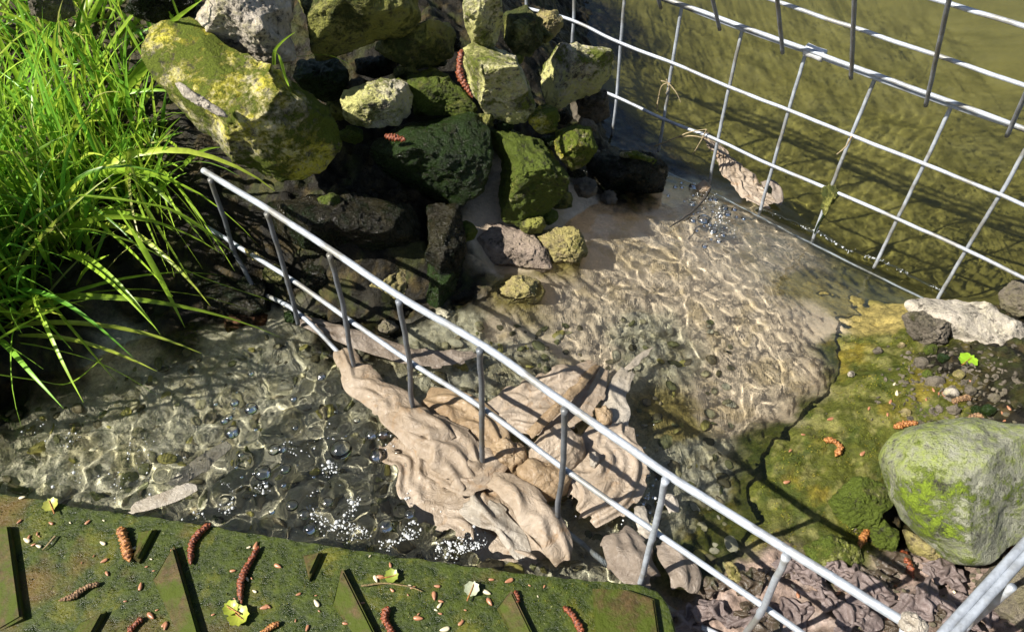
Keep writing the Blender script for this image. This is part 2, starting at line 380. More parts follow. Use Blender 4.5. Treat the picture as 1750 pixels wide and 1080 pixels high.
def region(pts, soft=.03):
    """soft mask from (px,py,z,value) control points"""
    P = np.array([at(a, b, c)[:2] for a, b, c, _ in pts]); v = np.array([p[3] for p in pts]); s = 0; w = 0
    for p, q in zip(P, v):
        k = 1/(np.linalg.norm(XYw-p, axis=1)**2+soft**2)**2; s = s+k*q; w = w+k
    return s/w
turb = region([(500,700,.09,1),(450,800,.09,1),(600,800,.09,1),(750,880,.09,.9),(900,950,.09,.8),(400,880,.09,1),(250,700,.09,.35),(100,650,.09,.3),(350,620,.09,.3),(100,800,.09,.6),(850,600,.09,.25),(1000,700,.08,.3),(1100,550,.08,.22),(1300,600,.07,.2),(1200,380,.03,.55),(1290,380,.01,.5),(1400,480,.02,.3),(1150,850,.08,.3),(1300,200,0,.0),(1600,200,0,0),(1700,420,0,0),(1200,150,0,0),(1450,400,0,.1),(1050,980,.09,.7)])
still = np.clip(1-Zw/.02, 0, 1)
rot = np.array([[.74, -.66], [.66, .74]])
U = XYw@rot
U3 = np.c_[U[:, 0]*.55, U[:, 1], Q[:, 2]]
rip = turb**1.5*(.0036*fbm(Q, 34, 2, .45, 1)+.0005*fbm(Q, 95, 1, .5, 2))+.0010*fbm(Q, 15, 1, .5, 3)*(1-still)
rip = rip+(1-still)*(1-turb)*.00042*fbm(Q+.012*fbm(Q, 20, 2)[:, None]*np.array([1, -.6, 0]), 80, 1, .5, 5)
pond = still*(.0016*fbm(U3, 11, 2, .4, 6)+.00022*fbm(U3, 45, 2, .5, 8))
# standing wave that curls along the far mesh where the stream drops into the pond
cw = np.array([at(x, y, .004)[:2] for x, y in ((1300,362),(1350,382),(1400,400),(1450,432),(1500,445),(1550,470),(1605,497))])
dmin = np.full(len(XYw), 9.)
for a, b in zip(cw[:-1], cw[1:]):
    ab = b-a; tt = np.clip(((XYw-a)@ab)/(ab@ab), 0, 1); dmin = np.minimum(dmin, np.linalg.norm(XYw-a-tt[:, None]*ab, axis=1))
wavy = .0062*np.exp(-((dmin+.0022*fbm(Q, 60, 3, .6, 12))/.0042)**2)*(.6+.5*fbm(Q, 70, 2, .5, 13))
Zw2 = Zw+rip+pond+wavy
# domes of bubbles breaking the surface of the churning part
rb = np.random.RandomState(44); nx_ = len(xw)
for _ in range(70):
    q = rb.rand()
    if q < .62: x, y = rb.normal(590, 120), rb.normal(790, 85)
    elif q < .8: x, y = rb.normal(412, 24), rb.uniform(630, 870)
    elif q < .92: x, y = rb.normal(1215, 40), rb.normal(375, 28)
    else: x, y = rb.normal(1090, 16), rb.normal(840, 45)
    c0 = at(x, y, .09 if x < 1000 else .03)[:2]; r = .0016+rb.gamma(1.6, .0011)
    i0, i1 = np.searchsorted(xw, [c0[0]-r, c0[0]+r]); j0, j1 = np.searchsorted(yw, [c0[1]-r, c0[1]+r])
    if i1 <= i0 or j1 <= j0: continue
    gx, gy = np.meshgrid(np.arange(i0, i1), np.arange(j0, j1)); id_ = (gy*nx_+gx).ravel(); d2 = ((XYw[id_]-c0)**2).sum(1)/(r*r)
    Zw2[id_] += np.where(d2 < 1, r*.34*np.clip(1-d2*d2, 0, 1), 0)
F = grid_faces(len(xw), len(yw))
zg = np.interp(XYw[:, 0], xs, np.zeros(len(xs)))  # placeholder shape
ix = np.clip(np.searchsorted(xs, XYw[:, 0])-1, 0, len(xs)-2); iy = np.clip(np.searchsorted(ys, XYw[:, 1])-1, 0, len(ys)-2)
fx = np.clip((XYw[:, 0]-xs[ix])/(xs[ix+1]-xs[ix]), 0, 1); fy = np.clip((XYw[:, 1]-ys[iy])/(ys[iy+1]-ys[iy]), 0, 1); G2 = Zg.reshape(len(ys), len(xs))
zg = G2[iy, ix]*(1-fx)*(1-fy)+G2[iy, ix+1]*fx*(1-fy)+G2[iy+1, ix]*(1-fx)*fy+G2[iy+1, ix+1]*fx*fy
keep = (Zw2 > zg-.004)[F].any(1)
F = F[keep]; used = np.unique(F); remap = -np.ones(len(Zw2), int); remap[used] = np.arange(len(used)); F = remap[F]
t = MT('clear_water')
nb = t.noise(260, 3, .5, .5)
t.set((.93, .97, .93), .0, t.bump(nb, .12, .0012), Transmission_Weight=1.0, IOR=1.333)
water = fastmesh('water', np.c_[XYw, Zw2][used], F, t.m)
prop(water, 'clear rippling water of the stream running into the olive pond', kind='structure')
water.cycles.is_caustics_caster = True
def wz(x, y):
    return float(np.clip(wrbf(np.array([[x, y]])), 0, .1)[0])
def whit(px, py):
    z = .09
    for _ in range(8):
        p = at(px, py, z); z = wz(p[0], p[1])
    return at(px, py, z)
# ------------------------------------------------------------------ rocks
bm_ = bmesh.new(); bmesh.ops.create_icosphere(bm_, subdivisions=5, radius=1); ICO5 = (np.array([v.co[:] for v in bm_.verts]), [tuple(v.index for v in f.verts) for f in bm_.faces]); bm_.free()
bm_ = bmesh.new(); bmesh.ops.create_icosphere(bm_, subdivisions=3, radius=1); ICO3 = (np.array([v.co[:] for v in bm_.verts]), [tuple(v.index for v in f.verts) for f in bm_.faces]); bm_.free()
bm_ = bmesh.new(); bmesh.ops.create_icosphere(bm_, subdivisions=6, radius=1); ICO6 = (np.array([v.co[:] for v in bm_.verts]), [tuple(v.index for v in f.verts) for f in bm_.faces]); bm_.free()
def polyR(poly, cx, cy, th):
    """radius of the outline in each direction"""
    P = np.array(poly, float)-[cx, cy]; out = np.zeros(len(th)); d = np.c_[np.cos(th), np.sin(th)]
    for i in range(len(P)):
        a, b = P[i], P[(i+1) % len(P)]; e = b-a
        den = d[:, 0]*e[1]-d[:, 1]*e[0]; den = np.where(abs(den) < 1e-9, 1e-9, den)
        tt = (a[0]*e[1]-a[1]*e[0])/den; uu = (a[0]*d[:, 1]-a[1]*d[:, 0])/den
        ok = (tt > 0) & (uu >= -1e-6) & (uu <= 1+1e-6); out = np.where(ok, np.maximum(out, tt), out)
    return np.where(out <= 0, np.median(out), out)
def shape(poly, z, thick, seed, facets=10, rough=.05, k=2.5, ico=ICO6, freq=1.0, cuts=None, fine=.012):
    poly = np.array(poly, float); cx, cy = (poly.min(0)+poly.max(0))/2*.3+poly.mean(0)*.7
    C = at(cx, cy, z); dp = depth(C); D, F = ico; rs = np.random.RandomState(seed)
    th0 = np.linspace(-math.pi, math.pi, 181)[:-1]; R0 = polyR(poly, cx, cy, th0)
    ker = np.array([1, 2, 3, 2, 1.])/9; R0 = np.convolve(np.r_[R0[-2:], R0, R0[:2]], ker, 'valid')
    q = np.sign(D)*np.abs(D)
    lat = np.hypot(D[:, 0], D[:, 1])+1e-9
    q = D.copy(); s = (lat**k+np.abs(D[:, 2])**k)**(-1/k); q *= s[:, None]
    pl = []
    for _ in range(facets):
        n = rs.normal(size=3); n[2] = abs(n[2])*.9+.25; n /= np.linalg.norm(n); pl.append((n, rs.uniform(.52, .86)))
    for n, dd in (cuts or []): n = np.array(n, float); pl.append((n/np.linalg.norm(n), dd))
    for n, dd in pl:
        h = q@n-dd; q = q-np.where(h > 0, h*.97, 0)[:, None]*n
    lat2 = np.hypot(q[:, 0], q[:, 1])+1e-9; th = np.arctan2(-q[:, 1], q[:, 0])
    R = np.interp(th, np.r_[th0, math.pi], np.r_[R0, R0[0]])/FPX*dp
    mean = R0.mean()/FPX*dp
    T = thick if thick else mean*.9
    Pw = C+(q[:, :1]*R[:, None])*RT+(q[:, 1:2]*R[:, None])*UP-q[:, 2:3]*T*FW
    nd = Pw-C; nd /= np.linalg.norm(nd, axis=1)[:, None]+1e-9
    dn = rough*mean*fbm(Pw-C+seed*3.1, .9*freq/mean, 3, .55, seed)+fine*mean*fbm(Pw, 5*freq/mean, 4, .6, seed+3)+.35*rough*mean*np.minimum(ridged(Pw, 1.6*freq/mean, 3, seed+5), .6)+.0011*min(1, fine/.028)*np.minimum(ridged(Pw, 190, 2, seed+8), .55)-.0012*min(1, fine/.028)*np.clip(fbm(Pw, 150, 3, .6, seed+9)-.25, 0, 1)*3
    return Pw+nd*dn[:, None], F, C
def rock(label, poly, z, mat, seed, thick=None, cat='rock', group=None, name='rock', std=True, **k):
    r_ = np.random.RandomState(seed+900)
    if std and seed < 34:
        k['cuts'] = list(k.get('cuts', []))+[((r_.uniform(-.25, .1), .66, .75), r_.uniform(.5, .68)), ((r_.uniform(-.2, .35), -.85, .5), r_.uniform(.36, .55))]
    k.setdefault('fine', .028); k.setdefault('rough', .07)
    V, F, C = shape(poly, z, thick, seed, **k)
    o = mesh(name, V, F, mat); return prop(o, label, cat, group)
m_lich = rock_mat('lichen_limestone', (.62,.56,.42), (.54,.52,.19), (.17,.20,.03), lich=.6, mossy=.4, pits=.45, seed=1)
m_lich2 = rock_mat('yellow_lichen_limestone', (.62,.56,.36), (.56,.50,.05), (.11,.14,.01), lich=.7, mossy=.7, pits=.5, seed=12)
m_green = rock_mat('green_algae_stone', (.36,.35,.18), (.28,.30,.05), (.085,.115,.010), lich=.8, mossy=.85, pits=.5, rough=.7, wet=.3, seed=30)
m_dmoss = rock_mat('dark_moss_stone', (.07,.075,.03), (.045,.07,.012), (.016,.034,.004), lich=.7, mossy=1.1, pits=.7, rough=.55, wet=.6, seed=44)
m_dark = rock_mat('shade_darkened_wet_stone', (.022,.018,.009), (.03,.026,.008), (.010,.017,.004), lich=.3, mossy=.6, pits=.8, rough=.4, wet=.8, seed=51)  # wet stone, with the shade of the gaps painted into its colour
m_tan = rock_mat('tan_rough_limestone', (.64,.56,.45), (.50,.45,.22), (.20,.19,.06), lich=.3, mossy=.1, pits=.7, seed=60)
m_white = rock_mat('pale_limestone', (.60,.53,.43), (.55,.49,.36), (.20,.17,.06), lich=.2, mossy=0, pits=.25, seed=70)
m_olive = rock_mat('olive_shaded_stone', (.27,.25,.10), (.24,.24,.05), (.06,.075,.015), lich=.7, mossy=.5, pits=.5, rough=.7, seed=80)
m_ochre = rock_mat('ochre_stone', (.33,.26,.14), (.33,.28,.10), (.13,.13,.02), lich=.7, mossy=.35, pits=.6, rough=.6, wet=.5, seed=90)
m_boul = rock_mat('grey_green_boulder', (.30,.30,.22), (.24,.28,.07), (.19,.26,.02), lich=.5, mossy=.42, pits=.15, rough=.75, scale=.8, seed=103)
m_brown = rock_mat('brown_grey_stone', (.19,.16,.12), (.16,.14,.08), (.07,.07,.02), lich=.3, mossy=.2, pits=.5, seed=110)

rock('tan rough limestone block at the top, above the long yellow mossy boulder', [(348,-60),(488,-60),(492,50),(505,92),(470,100),(400,86),(345,62),(322,40),(335,0)], .325, m_tan, 1, thick=.05, rough=.07, fine=.03)
rock('long mossy yellow boulder leaning down to the stream beside the grass', [(236,95),(262,45),(330,32),(392,82),(450,108),(520,150),(562,182),(584,250),(562,300),(520,328),(470,332),(430,305),(380,270),(330,215),(290,160)], .275, m_lich2, 2, thick=.042, ico=ICO6, rough=.05, fine=.035, k=3.4, facets=3, cuts=[((.5,-.8,.3),.46), ((-.25,.45,.85), .55), ((.95,.1,.3), .8)], std=False)
V, F, C = shape([(300,146),(312,142),(332,158),(352,172),(380,188),(392,202),(372,198),(345,182),(318,168)], .318, .004, 777, facets=0, rough=.2, fine=.08)
prop(mesh('lichen_crust', V, F, m_white), 'white streak of crust on the upper side of the long yellow boulder', 'crust')
rock('broad olive boulder at the top edge, right of the tan limestone block', [(488,-70),(715,-70),(719,18),(692,46),(640,52),(578,76),(512,97),(497,50)], .31, m_olive, 3, thick=.05)
rock('olive rock with pale corner under the broad boulder', [(640,70),(702,36),(770,20),(783,50),(776,88),(740,106),(690,109),(640,84)], .262, m_olive, 4, thick=.035)
rock('upright smooth lichen rock at the top edge, topmost of its pile', [(790,-50),(852,-50),(858,30),(850,70),(826,84),(801,76),(794,30)], .30, m_lich, 5, thick=.04, facets=4, rough=.03)
rock('shaded grey lichen rock right of the upright smooth one', [(858,18),(900,8),(932,35),(926,72),(910,98),(880,90),(857,62)], .255, m_olive, 6)
rock('small crumbly lichen lump touching the far mesh panel at the top', [(918,10),(950,12),(968,40),(948,62),(925,72),(912,40)], .235, m_ochre, 7)
rock('pale lichen rock crossed by thin stalk shadows, left in the pile', [(583,168),(620,134),(680,128),(706,150),(711,186),(682,210),(622,217),(590,206)], .238, m_lich, 8, cuts=[((.1,-.9,.35),.6)])
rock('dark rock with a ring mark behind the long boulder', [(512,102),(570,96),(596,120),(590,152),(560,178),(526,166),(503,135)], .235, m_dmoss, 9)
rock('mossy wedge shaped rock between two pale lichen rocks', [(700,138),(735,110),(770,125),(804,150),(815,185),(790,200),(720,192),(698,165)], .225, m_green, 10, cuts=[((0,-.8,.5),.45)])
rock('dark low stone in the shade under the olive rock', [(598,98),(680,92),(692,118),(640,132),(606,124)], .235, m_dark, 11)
rock('small yellow stone peeping out beside the mossy wedge', [(672,118),(705,108),(716,122),(700,136),(676,134)], .235, m_olive, 111)
rock('rounded lichen boulder in the middle of the pile beside the long red catkin', [(788,95),(815,74),(860,84),(905,105),(924,125),(927,166),(902,202),(870,208),(828,190),(800,150)], .243, m_lich, 12, facets=5, ico=ICO6, thick=.05)
rock('green and pale rock leaning against the far mesh panel', [(919,92),(955,60),(985,44),(1010,60),(1050,88),(1052,122),(1030,152),(960,180),(935,176),(921,142)], .195, m_lich, 13, thick=.045, ico=ICO6, cuts=[((-.7,-.35,.5),.42)])
rock('brown grey rock wedged under the one that leans on the far mesh', [(972,165),(1020,148),(1047,150),(1048,192),(1012,212),(978,197)], .125, m_brown, 14, thick=.04)
rock('broad dark moss covered boulder at the centre of the pile', [(628,262),(640,240),(690,198),(740,186),(812,192),(838,225),(838,282),(828,328),(790,348),(722,348),(660,316),(632,290)], .19, m_dmoss, 15, thick=.055, ico=ICO6, rough=.06, fine=.03, cuts=[((.1,.55,.7),.62),((-.1,-.8,.3),.6)])
rock('knobbly green and yellow rock hanging over the stream', [(830,212),(868,203),(900,220),(955,245),(970,290),(966,330),(932,372),(892,392),(860,372),(855,322),(862,272),(838,240)], .158, m_green, 16, thick=.045, ico=ICO6, rough=.10, fine=.05)
rock('small round yellow stone on top of the knobbly green rock', [(903,186),(935,178),(960,198),(958,222),(925,228),(905,210)], .195, m_lich2, 17, thick=.02, facets=3)
rock('bright yellow green stone right of the knobbly rock', [(948,216),(985,203),(1012,220),(1020,252),(1005,285),(978,295),(952,262)], .17, m_lich2, 18, thick=.03, cuts=[((.1,-.8,.3),.5)])
rock('dark wet rock with yellow rim at the waterline by the far mesh', [(1002,262),(1050,252),(1110,264),(1142,286),(1136,325),(1090,336),(1030,332),(1004,300)], .062, m_dark, 19, thick=.035, cuts=[((0,.3,.9),.5)])
rock('yellow crust slab on the dark waterline rock', [(1058,258),(1090,259),(1124,272),(1120,283),(1080,272),(1055,266)], .083, m_lich2, 20, thick=.007)
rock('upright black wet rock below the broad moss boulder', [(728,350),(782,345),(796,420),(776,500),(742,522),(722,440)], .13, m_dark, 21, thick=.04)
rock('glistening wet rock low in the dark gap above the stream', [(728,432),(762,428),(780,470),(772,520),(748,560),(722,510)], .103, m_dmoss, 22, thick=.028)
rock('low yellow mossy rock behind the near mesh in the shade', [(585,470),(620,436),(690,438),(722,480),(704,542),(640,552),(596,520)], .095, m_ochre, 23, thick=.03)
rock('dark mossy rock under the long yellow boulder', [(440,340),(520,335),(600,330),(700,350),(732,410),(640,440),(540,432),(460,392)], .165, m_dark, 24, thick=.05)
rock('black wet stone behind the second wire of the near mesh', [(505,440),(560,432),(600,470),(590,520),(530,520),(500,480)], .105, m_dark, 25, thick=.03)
rock('ochre crusted stone at the left rim of the beige apron', [(842,490),(880,468),(925,472),(935,505),(905,535),(862,540),(845,515)], .082, m_ochre, 26, thick=.014)
rock('rough ochre ledge under the knobbly rock', [(905,402),(960,388),(1010,400),(1028,438),(985,466),(930,456),(905,430)], .088, m_ochre, 27, thick=.02, rough=.1, fine=.05)
rock('smooth pinkish slab half in shade beside the ochre ledge', [(812,408),(850,384),(900,392),(935,425),(945,462),(900,480),(838,474),(815,445)], .088, rock_mat('pinkish_slab', (.36,.28,.22), (.34,.27,.19), (.25,.2,.12), lich=.2, mossy=0, pits=.5, seed=130), 28, thick=.018, facets=3)
rock('brown stone at the top edge behind the grass', [(40,-40),(110,-45),(118,20),(80,32),(40,22)], .27, m_brown, 29)
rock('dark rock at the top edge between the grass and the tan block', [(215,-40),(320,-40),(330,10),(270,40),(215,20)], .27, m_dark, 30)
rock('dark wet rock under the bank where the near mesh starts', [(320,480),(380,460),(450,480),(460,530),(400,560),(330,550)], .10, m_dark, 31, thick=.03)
rock('reddish brown stone at the shaded water edge', [(370,540),(420,520),(470,535),(460,570),(400,580)], .085, rock_mat('reddish_stone', (.16,.07,.03), (.12,.07,.02), (.05,.04,.01), seed=131), 32, thick=.018)
for i, (x, y, z, r) in enumerate([(745,100,.235,13),(770,75,.24,12),(610,150,.22,14),(575,190,.215,15),(600,230,.205,14),(940,240,.165,10),(965,200,.17,10),(1005,215,.14,11),(830,205,.205,12),(720,180,.205,14),(860,215,.19,12),(985,290,.115,13),(1000,320,.09,14),(960,340,.10,15),(560,345,.19,15),(620,350,.17,16),(690,360,.16,14),(1040,340,.055,12),(930,60,.24,11),(880,100,.235,10),(500,540,.093,12),(540,555,.09,10),(660,560,.09,12),(470,470,.12,15),(790,395,.13,16),(690,430,.12,16),(380,430,.14,16),(650,395,.15,13),(910,385,.11,15),(935,370,.105,12)]):
    q_ = np.linspace(0, 6.28, 9, endpoint=False); rr = np.random.RandomState(i+70)
    rock('small dark stone chocked into a gap of the rock pile', [(x+r*1.3*math.cos(a)*(1+.35*rr.rand()), y+r*math.sin(a)*(1+.35*rr.rand())) for a in q_], z, [m_dmoss, m_dark, m_brown, m_olive, m_green][i % 5], 950+i, group='small stones filling the gaps of the rock pile', ico=ICO5, name='stone')
# right bank
rock('flat pale limestone slab at the right edge, touching the far mesh', [(1543,508),(1580,497),(1650,503),(1710,522),(1755,550),(1830,600),(1830,720),(1745,668),(1694,660),(1652,612),(1612,562),(1570,542)], .075, m_white, 40, thick=.03, ico=ICO6, rough=.05, cuts=[((0,.5,.86),.45)])
rock('small grey green stone beyond the pale slab at the right edge', [(1714,498),(1740,479),(1790,480),(1800,535),(1745,548),(1720,524)], .05, m_brown, 41)
rock('big smooth green and grey boulder at the lower right', [(1513,785),(1530,758),(1562,735),(1640,722),(1740,724),(1840,760),(1850,900),(1710,925),(1664,960),(1622,962),(1572,912),(1532,850)], .128, m_boul, 42, thick=.042, facets=1, ico=ICO6, rough=.07, fine=.010, k=2.3)
rock('ochre stone under the big smooth boulder', [(1548,905),(1585,922),(1648,962),(1600,972),(1562,945)], .085, m_ochre, 43, thick=.018)
rock('upright pale pebble standing beside the lower mesh wire', [(1240,966),(1252,961),(1268,984),(1262,1000),(1246,988)], .092, m_ochre, 44, thick=.010, facets=2)
rock('brown stone between the pale slab and the moss', [(1548,540),(1590,528),(1622,545),(1622,590),(1590,600),(1560,575)], .09, m_brown, 45, thick=.014, rough=.12, fine=.06)
rock('knobbly mossy lump left of the big boulder', [(1425,860),(1470,820),(1515,830),(1525,870),(1495,915),(1440,905)], .085, m_green, 46, thick=.018, rough=.12, fine=.06)
rock('green moss lump beneath the long upright catkin', [(1490,905),(1520,890),(1540,915),(1525,945),(1495,940)], .08, m_green, 47, thick=.014, rough=.12, fine=.06)
rock('flat green moss cushion behind the near mesh post', [(1375,935),(1420,918),(1470,935),(1480,975),(1430,990),(1385,970)], .086, m_green, 48, thick=.010, rough=.1, fine=.05)
rock('grey mossy rock in the lower right corner', [(1690,1010),(1745,960),(1830,950),(1840,1120),(1720,1120)], .10, m_brown, 49, thick=.04)
PEB = [(1577,573,13),(1598,655,15),(1592,598,11),(1575,620,12),(1612,612,9),(1640,640,10),(1606,585,8),(1625,672,12),(1660,668,9),(1655,735,10),(1560,560,9),(1690,700,12),(1548,705,8),(1585,760,7),(1455,640,6),(1500,600,7),(1585,640,8),(1700,680,9),(1668,700,8),(1540,590,6),(1630,700,9),(1470,870,6),(1560,800,6)]
_pl = ['grey pebble','whitish pebble']
rs = np.random.RandomState(5)
for i, (px, py, r) in enumerate(PEB):
    P = hit(px, py); a = rs.uniform(0, 6.28); n = 8
    poly = [(px+r*math.cos(q)*(1+.25*rs.rand()), py+r*.85*math.sin(q)*(1+.25*rs.rand())) for q in np.linspace(0, 6.28, n, endpoint=False)]
    V, F, C = shape(poly, P[2]+.003, r/FPX*.7*.75, 200+i, facets=3, ico=ICO3)
    prop(mesh('pebble', V, F, (m_tan, m_brown, m_green, m_brown, m_dmoss, m_ochre, m_brown)[i % 7]), 'small rounded pebble lying among moss and debris near the pale slab', 'pebble', 'pebbles strewn over the mossy right bank')

# ------------------------------------------------------------------ wire mesh panels
m_wire = wire_mat('galvanised_wire', (.40, .43, .47), .35, .45, .6)
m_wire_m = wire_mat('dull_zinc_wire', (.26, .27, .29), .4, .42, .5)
m_wire_d = wire_mat('dark_grey_wire', (.15, .16, .175), .4, .4, .5)  # darker grey for most of the near uprights
UN = np.array([.74862059, -.66299865, 0]); NN = np.array([.66299865, .74862059, 0]); ON = np.array([-.24502608, .53072093, .24930757])
UF = np.array([.74378865, -.66841487, 0]); NF = np.array([.66841487, .74378865, 0]); OF = np.array([.08471095, .93072275, .22500352]); S = .075
def onplane(px, py, O, N):
    d = ray(px, py); return CAM+d*(((O-CAM)@N)/(d@N))
Nn = {('T',0):(367,303),('T',1):(463,361),('T',2):(571,431),('T',3):(688.5,510),('T',4):(827,591.5),('T',5):(972,693),('T',6):(1143.5,812),('T',7):(1350,942),('T',8):(1552,1066),
('S',1):(498.5,478),('S',2):(599,548),('S',3):(707,622),('S',4):(830,701),('S',5):(967,803),('S',6):(1121,909.5),('S',7):(1306,1036),('S',0):(405,420),
('U',1):(513,537),('U',2):(617,640),('U',3):(716,708),('U',4):(830.5,812),('U',5):(958,900),('U',6):(1093.5,1016)}
def nnode(r, k):
    if (r, k) in Nn: return onplane(*Nn[(r, k)], ON, NN)
    return ON+k*S*UN-np.array([0, 0, S*'TSU'.index(r)])
panel = empty('wire_mesh_panel', ON+4*S*UN-[0, 0, .15], 'near galvanised wire mesh panel crossing the stream, rags caught along its foot', 'mesh panel', 'wire mesh panels of the cage')
for r, rad in (('T', .00265), ('S', .0021), ('U', .0021)):
    P = [nnode(r, k) for k in range(0, 9)]
    P = [P[0]-(P[1]-P[0])*(.22 if r == 'T' else .6)]+P+([P[-1]+(P[-1]-P[-2])*.05] if r == 'T' else [P[-1]+(P[-1]-P[-2])*.3])
    P = smoothpath(P, 90); P = P+np.c_[0*P[:, 0], 0*P[:, 0], .0006*fbm(P, 25, 2, .5, 4)]
    V, F = tube_data(P, rad, 12); mesh('horizontal_wire', V, F, m_wire, panel)
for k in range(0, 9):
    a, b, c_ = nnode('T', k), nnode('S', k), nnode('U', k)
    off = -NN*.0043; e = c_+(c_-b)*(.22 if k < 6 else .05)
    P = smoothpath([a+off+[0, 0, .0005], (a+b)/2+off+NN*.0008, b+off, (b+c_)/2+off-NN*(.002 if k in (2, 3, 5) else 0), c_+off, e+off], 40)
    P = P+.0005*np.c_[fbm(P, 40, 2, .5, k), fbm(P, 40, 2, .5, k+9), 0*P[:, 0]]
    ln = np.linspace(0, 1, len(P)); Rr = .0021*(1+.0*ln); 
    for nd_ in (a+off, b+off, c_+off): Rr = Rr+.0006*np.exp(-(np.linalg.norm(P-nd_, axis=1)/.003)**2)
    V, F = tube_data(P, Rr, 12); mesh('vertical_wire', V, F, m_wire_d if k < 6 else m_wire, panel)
Ff = {('B',0):(977,35),('B',1):(1058,73),('C',1):(1051,165),('A',2):(1162.6,10),('B',2):(1146.7,107),('C',2):(1132,203),('A',3):(1266,50),('B',3):(1244,148),('C',3):(1224.5,239),
('A',4):(1376,88),('B',4):(1346,188),('C',4):(1319,283),('A',5):(1495,133),('B',5):(1454,231),('C',5):(1418,324),('A',6):(1625,181),('B',6):(1578.7,280),('C',6):(1533,374),('B',7):(1709,333),('C',7):(1651,427),
('D',2):(1125,247),('D',3):(1209,316),('D',4):(1297,360),('D',5):(1391,400),('D',6):(1501,440),('D',7):(1609,499)}
def fnode(r, k):
    if (r, k) in Ff: return onplane(*Ff[(r, k)], OF, NF)
    return OF+k*S*UF-np.array([0, 0, S*'ABCD'.index(r)])
fp = empty('wire_mesh_panel', OF+4*S*UF-[0, 0, .22], 'far galvanised wire mesh panel standing in the pond edge, debris hung on its squares', 'mesh panel', 'wire mesh panels of the cage')
for r, rad in (('A', .0023), ('B', .0020), ('C', .0020), ('D', .0020)):
    ks = range(-1, 11) if r != 'D' else range(1, 9)
    P = smoothpath([fnode(r, k) for k in ks], 120); P = P+np.c_[0*P[:, 0], 0*P[:, 0], .0005*fbm(P, 25, 2, .5, 4)]
    if r == 'D': P[:, 2] = np.minimum(P[:, 2], -.011)
    V, F = tube_data(P, rad, 12); mesh('horizontal_wire', V, F, m_wire, fp)
for k in range(-1, 11):
    a, b, c_, d = [fnode(r, k) for r in 'ABCD']; off = NF*.004
    P = smoothpath([a+off, b+off, c_+off, d+off, d+(d-c_)*.35+off], 40); P = P+.0004*np.c_[fbm(P, 40, 2, .5, k), fbm(P, 40, 2, .5, k+9), 0*P[:, 0]]
    V, F = tube_data(P, .0020, 12); mesh('vertical_wire', V, F, m_wire, fp)
# lid, hinged on the far panel and folded up towards the viewer
LO = np.array([.23487972, .78676252, -.43820737])+[0, 0, H]; LU = np.array([.739771208, -.670506858, 0])*S; LV = np.array([-.35696933, -.39715848, .8473367])*S; LN = np.cross(LU, LV); LN /= np.linalg.norm(LN)
if LN@(CAM-LO) < 0: LN = -LN
lid = empty('wire_mesh_panel', LO+2*LU, 'open mesh lid folded up above the far panel along the double wire', 'mesh panel', 'wire mesh panels of the cage')
for j in range(0, 4):
    P = smoothpath([LO+LV*j+LU*k+np.array([0, 0, .0015 if j else .0047])+(NF*.0035 if j == 0 else 0) for k in range(-4, 9)], 80); P = P+np.c_[0*P[:, 0], 0*P[:, 0], .0006*fbm(P, 20, 2, .5, 14+j)]
    V, F = tube_data(P, .0023 if j in (0, 3) else .002, 12); mesh('horizontal_wire', V, F, m_wire, lid)
for k in range(-4, 9):
    P = smoothpath([LO+LU*k+LV*q+LN*.0043 for q in (-.03, 1, 2, 3.03)], 30); P = P+.0004*np.c_[fbm(P, 30, 2, .5, k), fbm(P, 30, 2, .5, k+9), 0*P[:, 0]]
    V, F = tube_data(P, .0021, 12); mesh('vertical_wire', V, F, m_wire_m, lid)
# right side panel from the near corner
SO = nnode('T', 8)+UN*.012+[0, 0, .002]
sp_ = empty('wire_mesh_panel', SO-[0, 0, .15], 'side mesh panel rising from the near corner at the lower right', 'mesh panel', 'wire mesh panels of the cage')
SD = onplane(1750, 928, SO, np.array([0, 0, 1.]))-onplane(1611, 1080, SO, np.array([0, 0, 1.])); SD /= np.linalg.norm(SD)
S0 = onplane(1611, 1080, SO, np.array([0, 0, 1.]))
for o_, dz in ((0, 0), (.0044, .0008)):
    P = smoothpath([S0-SD*.02+UN*o_+[0, 0, dz], S0+SD*.10+UN*o_+[0, 0, dz], S0+SD*.2+UN*o_*1.1, S0+SD*.34+UN*o_], 40)
    V, F = tube_data(P, .0023, 12); mesh('horizontal_wire', V, F, m_wire, sp_)
for j in ():
    V, F = tube_data(smoothpath([S0-SD*.02-[0, 0, S*j], S0+SD*.34-[0, 0, S*j]], 20), .0021, 10); mesh('horizontal_wire', V, F, m_wire_d, sp_)
for q in (.045, .12, .195, .27):
    P = S0+SD*q+UN*.009; V, F = tube_data(smoothpath([P+[0, 0, .003], P-[0, 0, .08], P-[0, 0, .155]], 12), .0021, 10); mesh('vertical_wire', V, F, m_wire, sp_)
# lacing clip on the double wire and weld knobs
A5, A4 = fnode('A', 4), fnode('A', 5); cdir = (A4-A5)/np.linalg.norm(A4-A5); cc = onplane(1391, 94, OF, NF)+[0, 0, .0018]+NF*.0012
ring = []
for a in np.linspace(0, 2*math.pi, 28, endpoint=False):
    ring.append((math.cos(a)*NF*.0062+np.array([0, 0, 1])*math.sin(a)*.0058))
V = []; nL = 7
for i in range(nL):
    q = (i/(nL-1)-.5)*.020; fl = 1+.10*abs(i-3)/3
    for rr in ring: V.append(cc+cdir*q+rr*fl)
F = [(i*28+k, i*28+(k+1) % 28, (i+1)*28+(k+1) % 28, (i+1)*28+k) for i in range(nL-1) for k in range(28)]
F += [tuple(range(28))[::-1], tuple((nL-1)*28+k for k in range(28))]
prop(mesh('lacing_clip', V, F, wire_mat('clip_steel', (.66, .66, .66), .2, .5, .1)), 'flat pale steel lacing clip wrapped round the double top wire', 'clip')

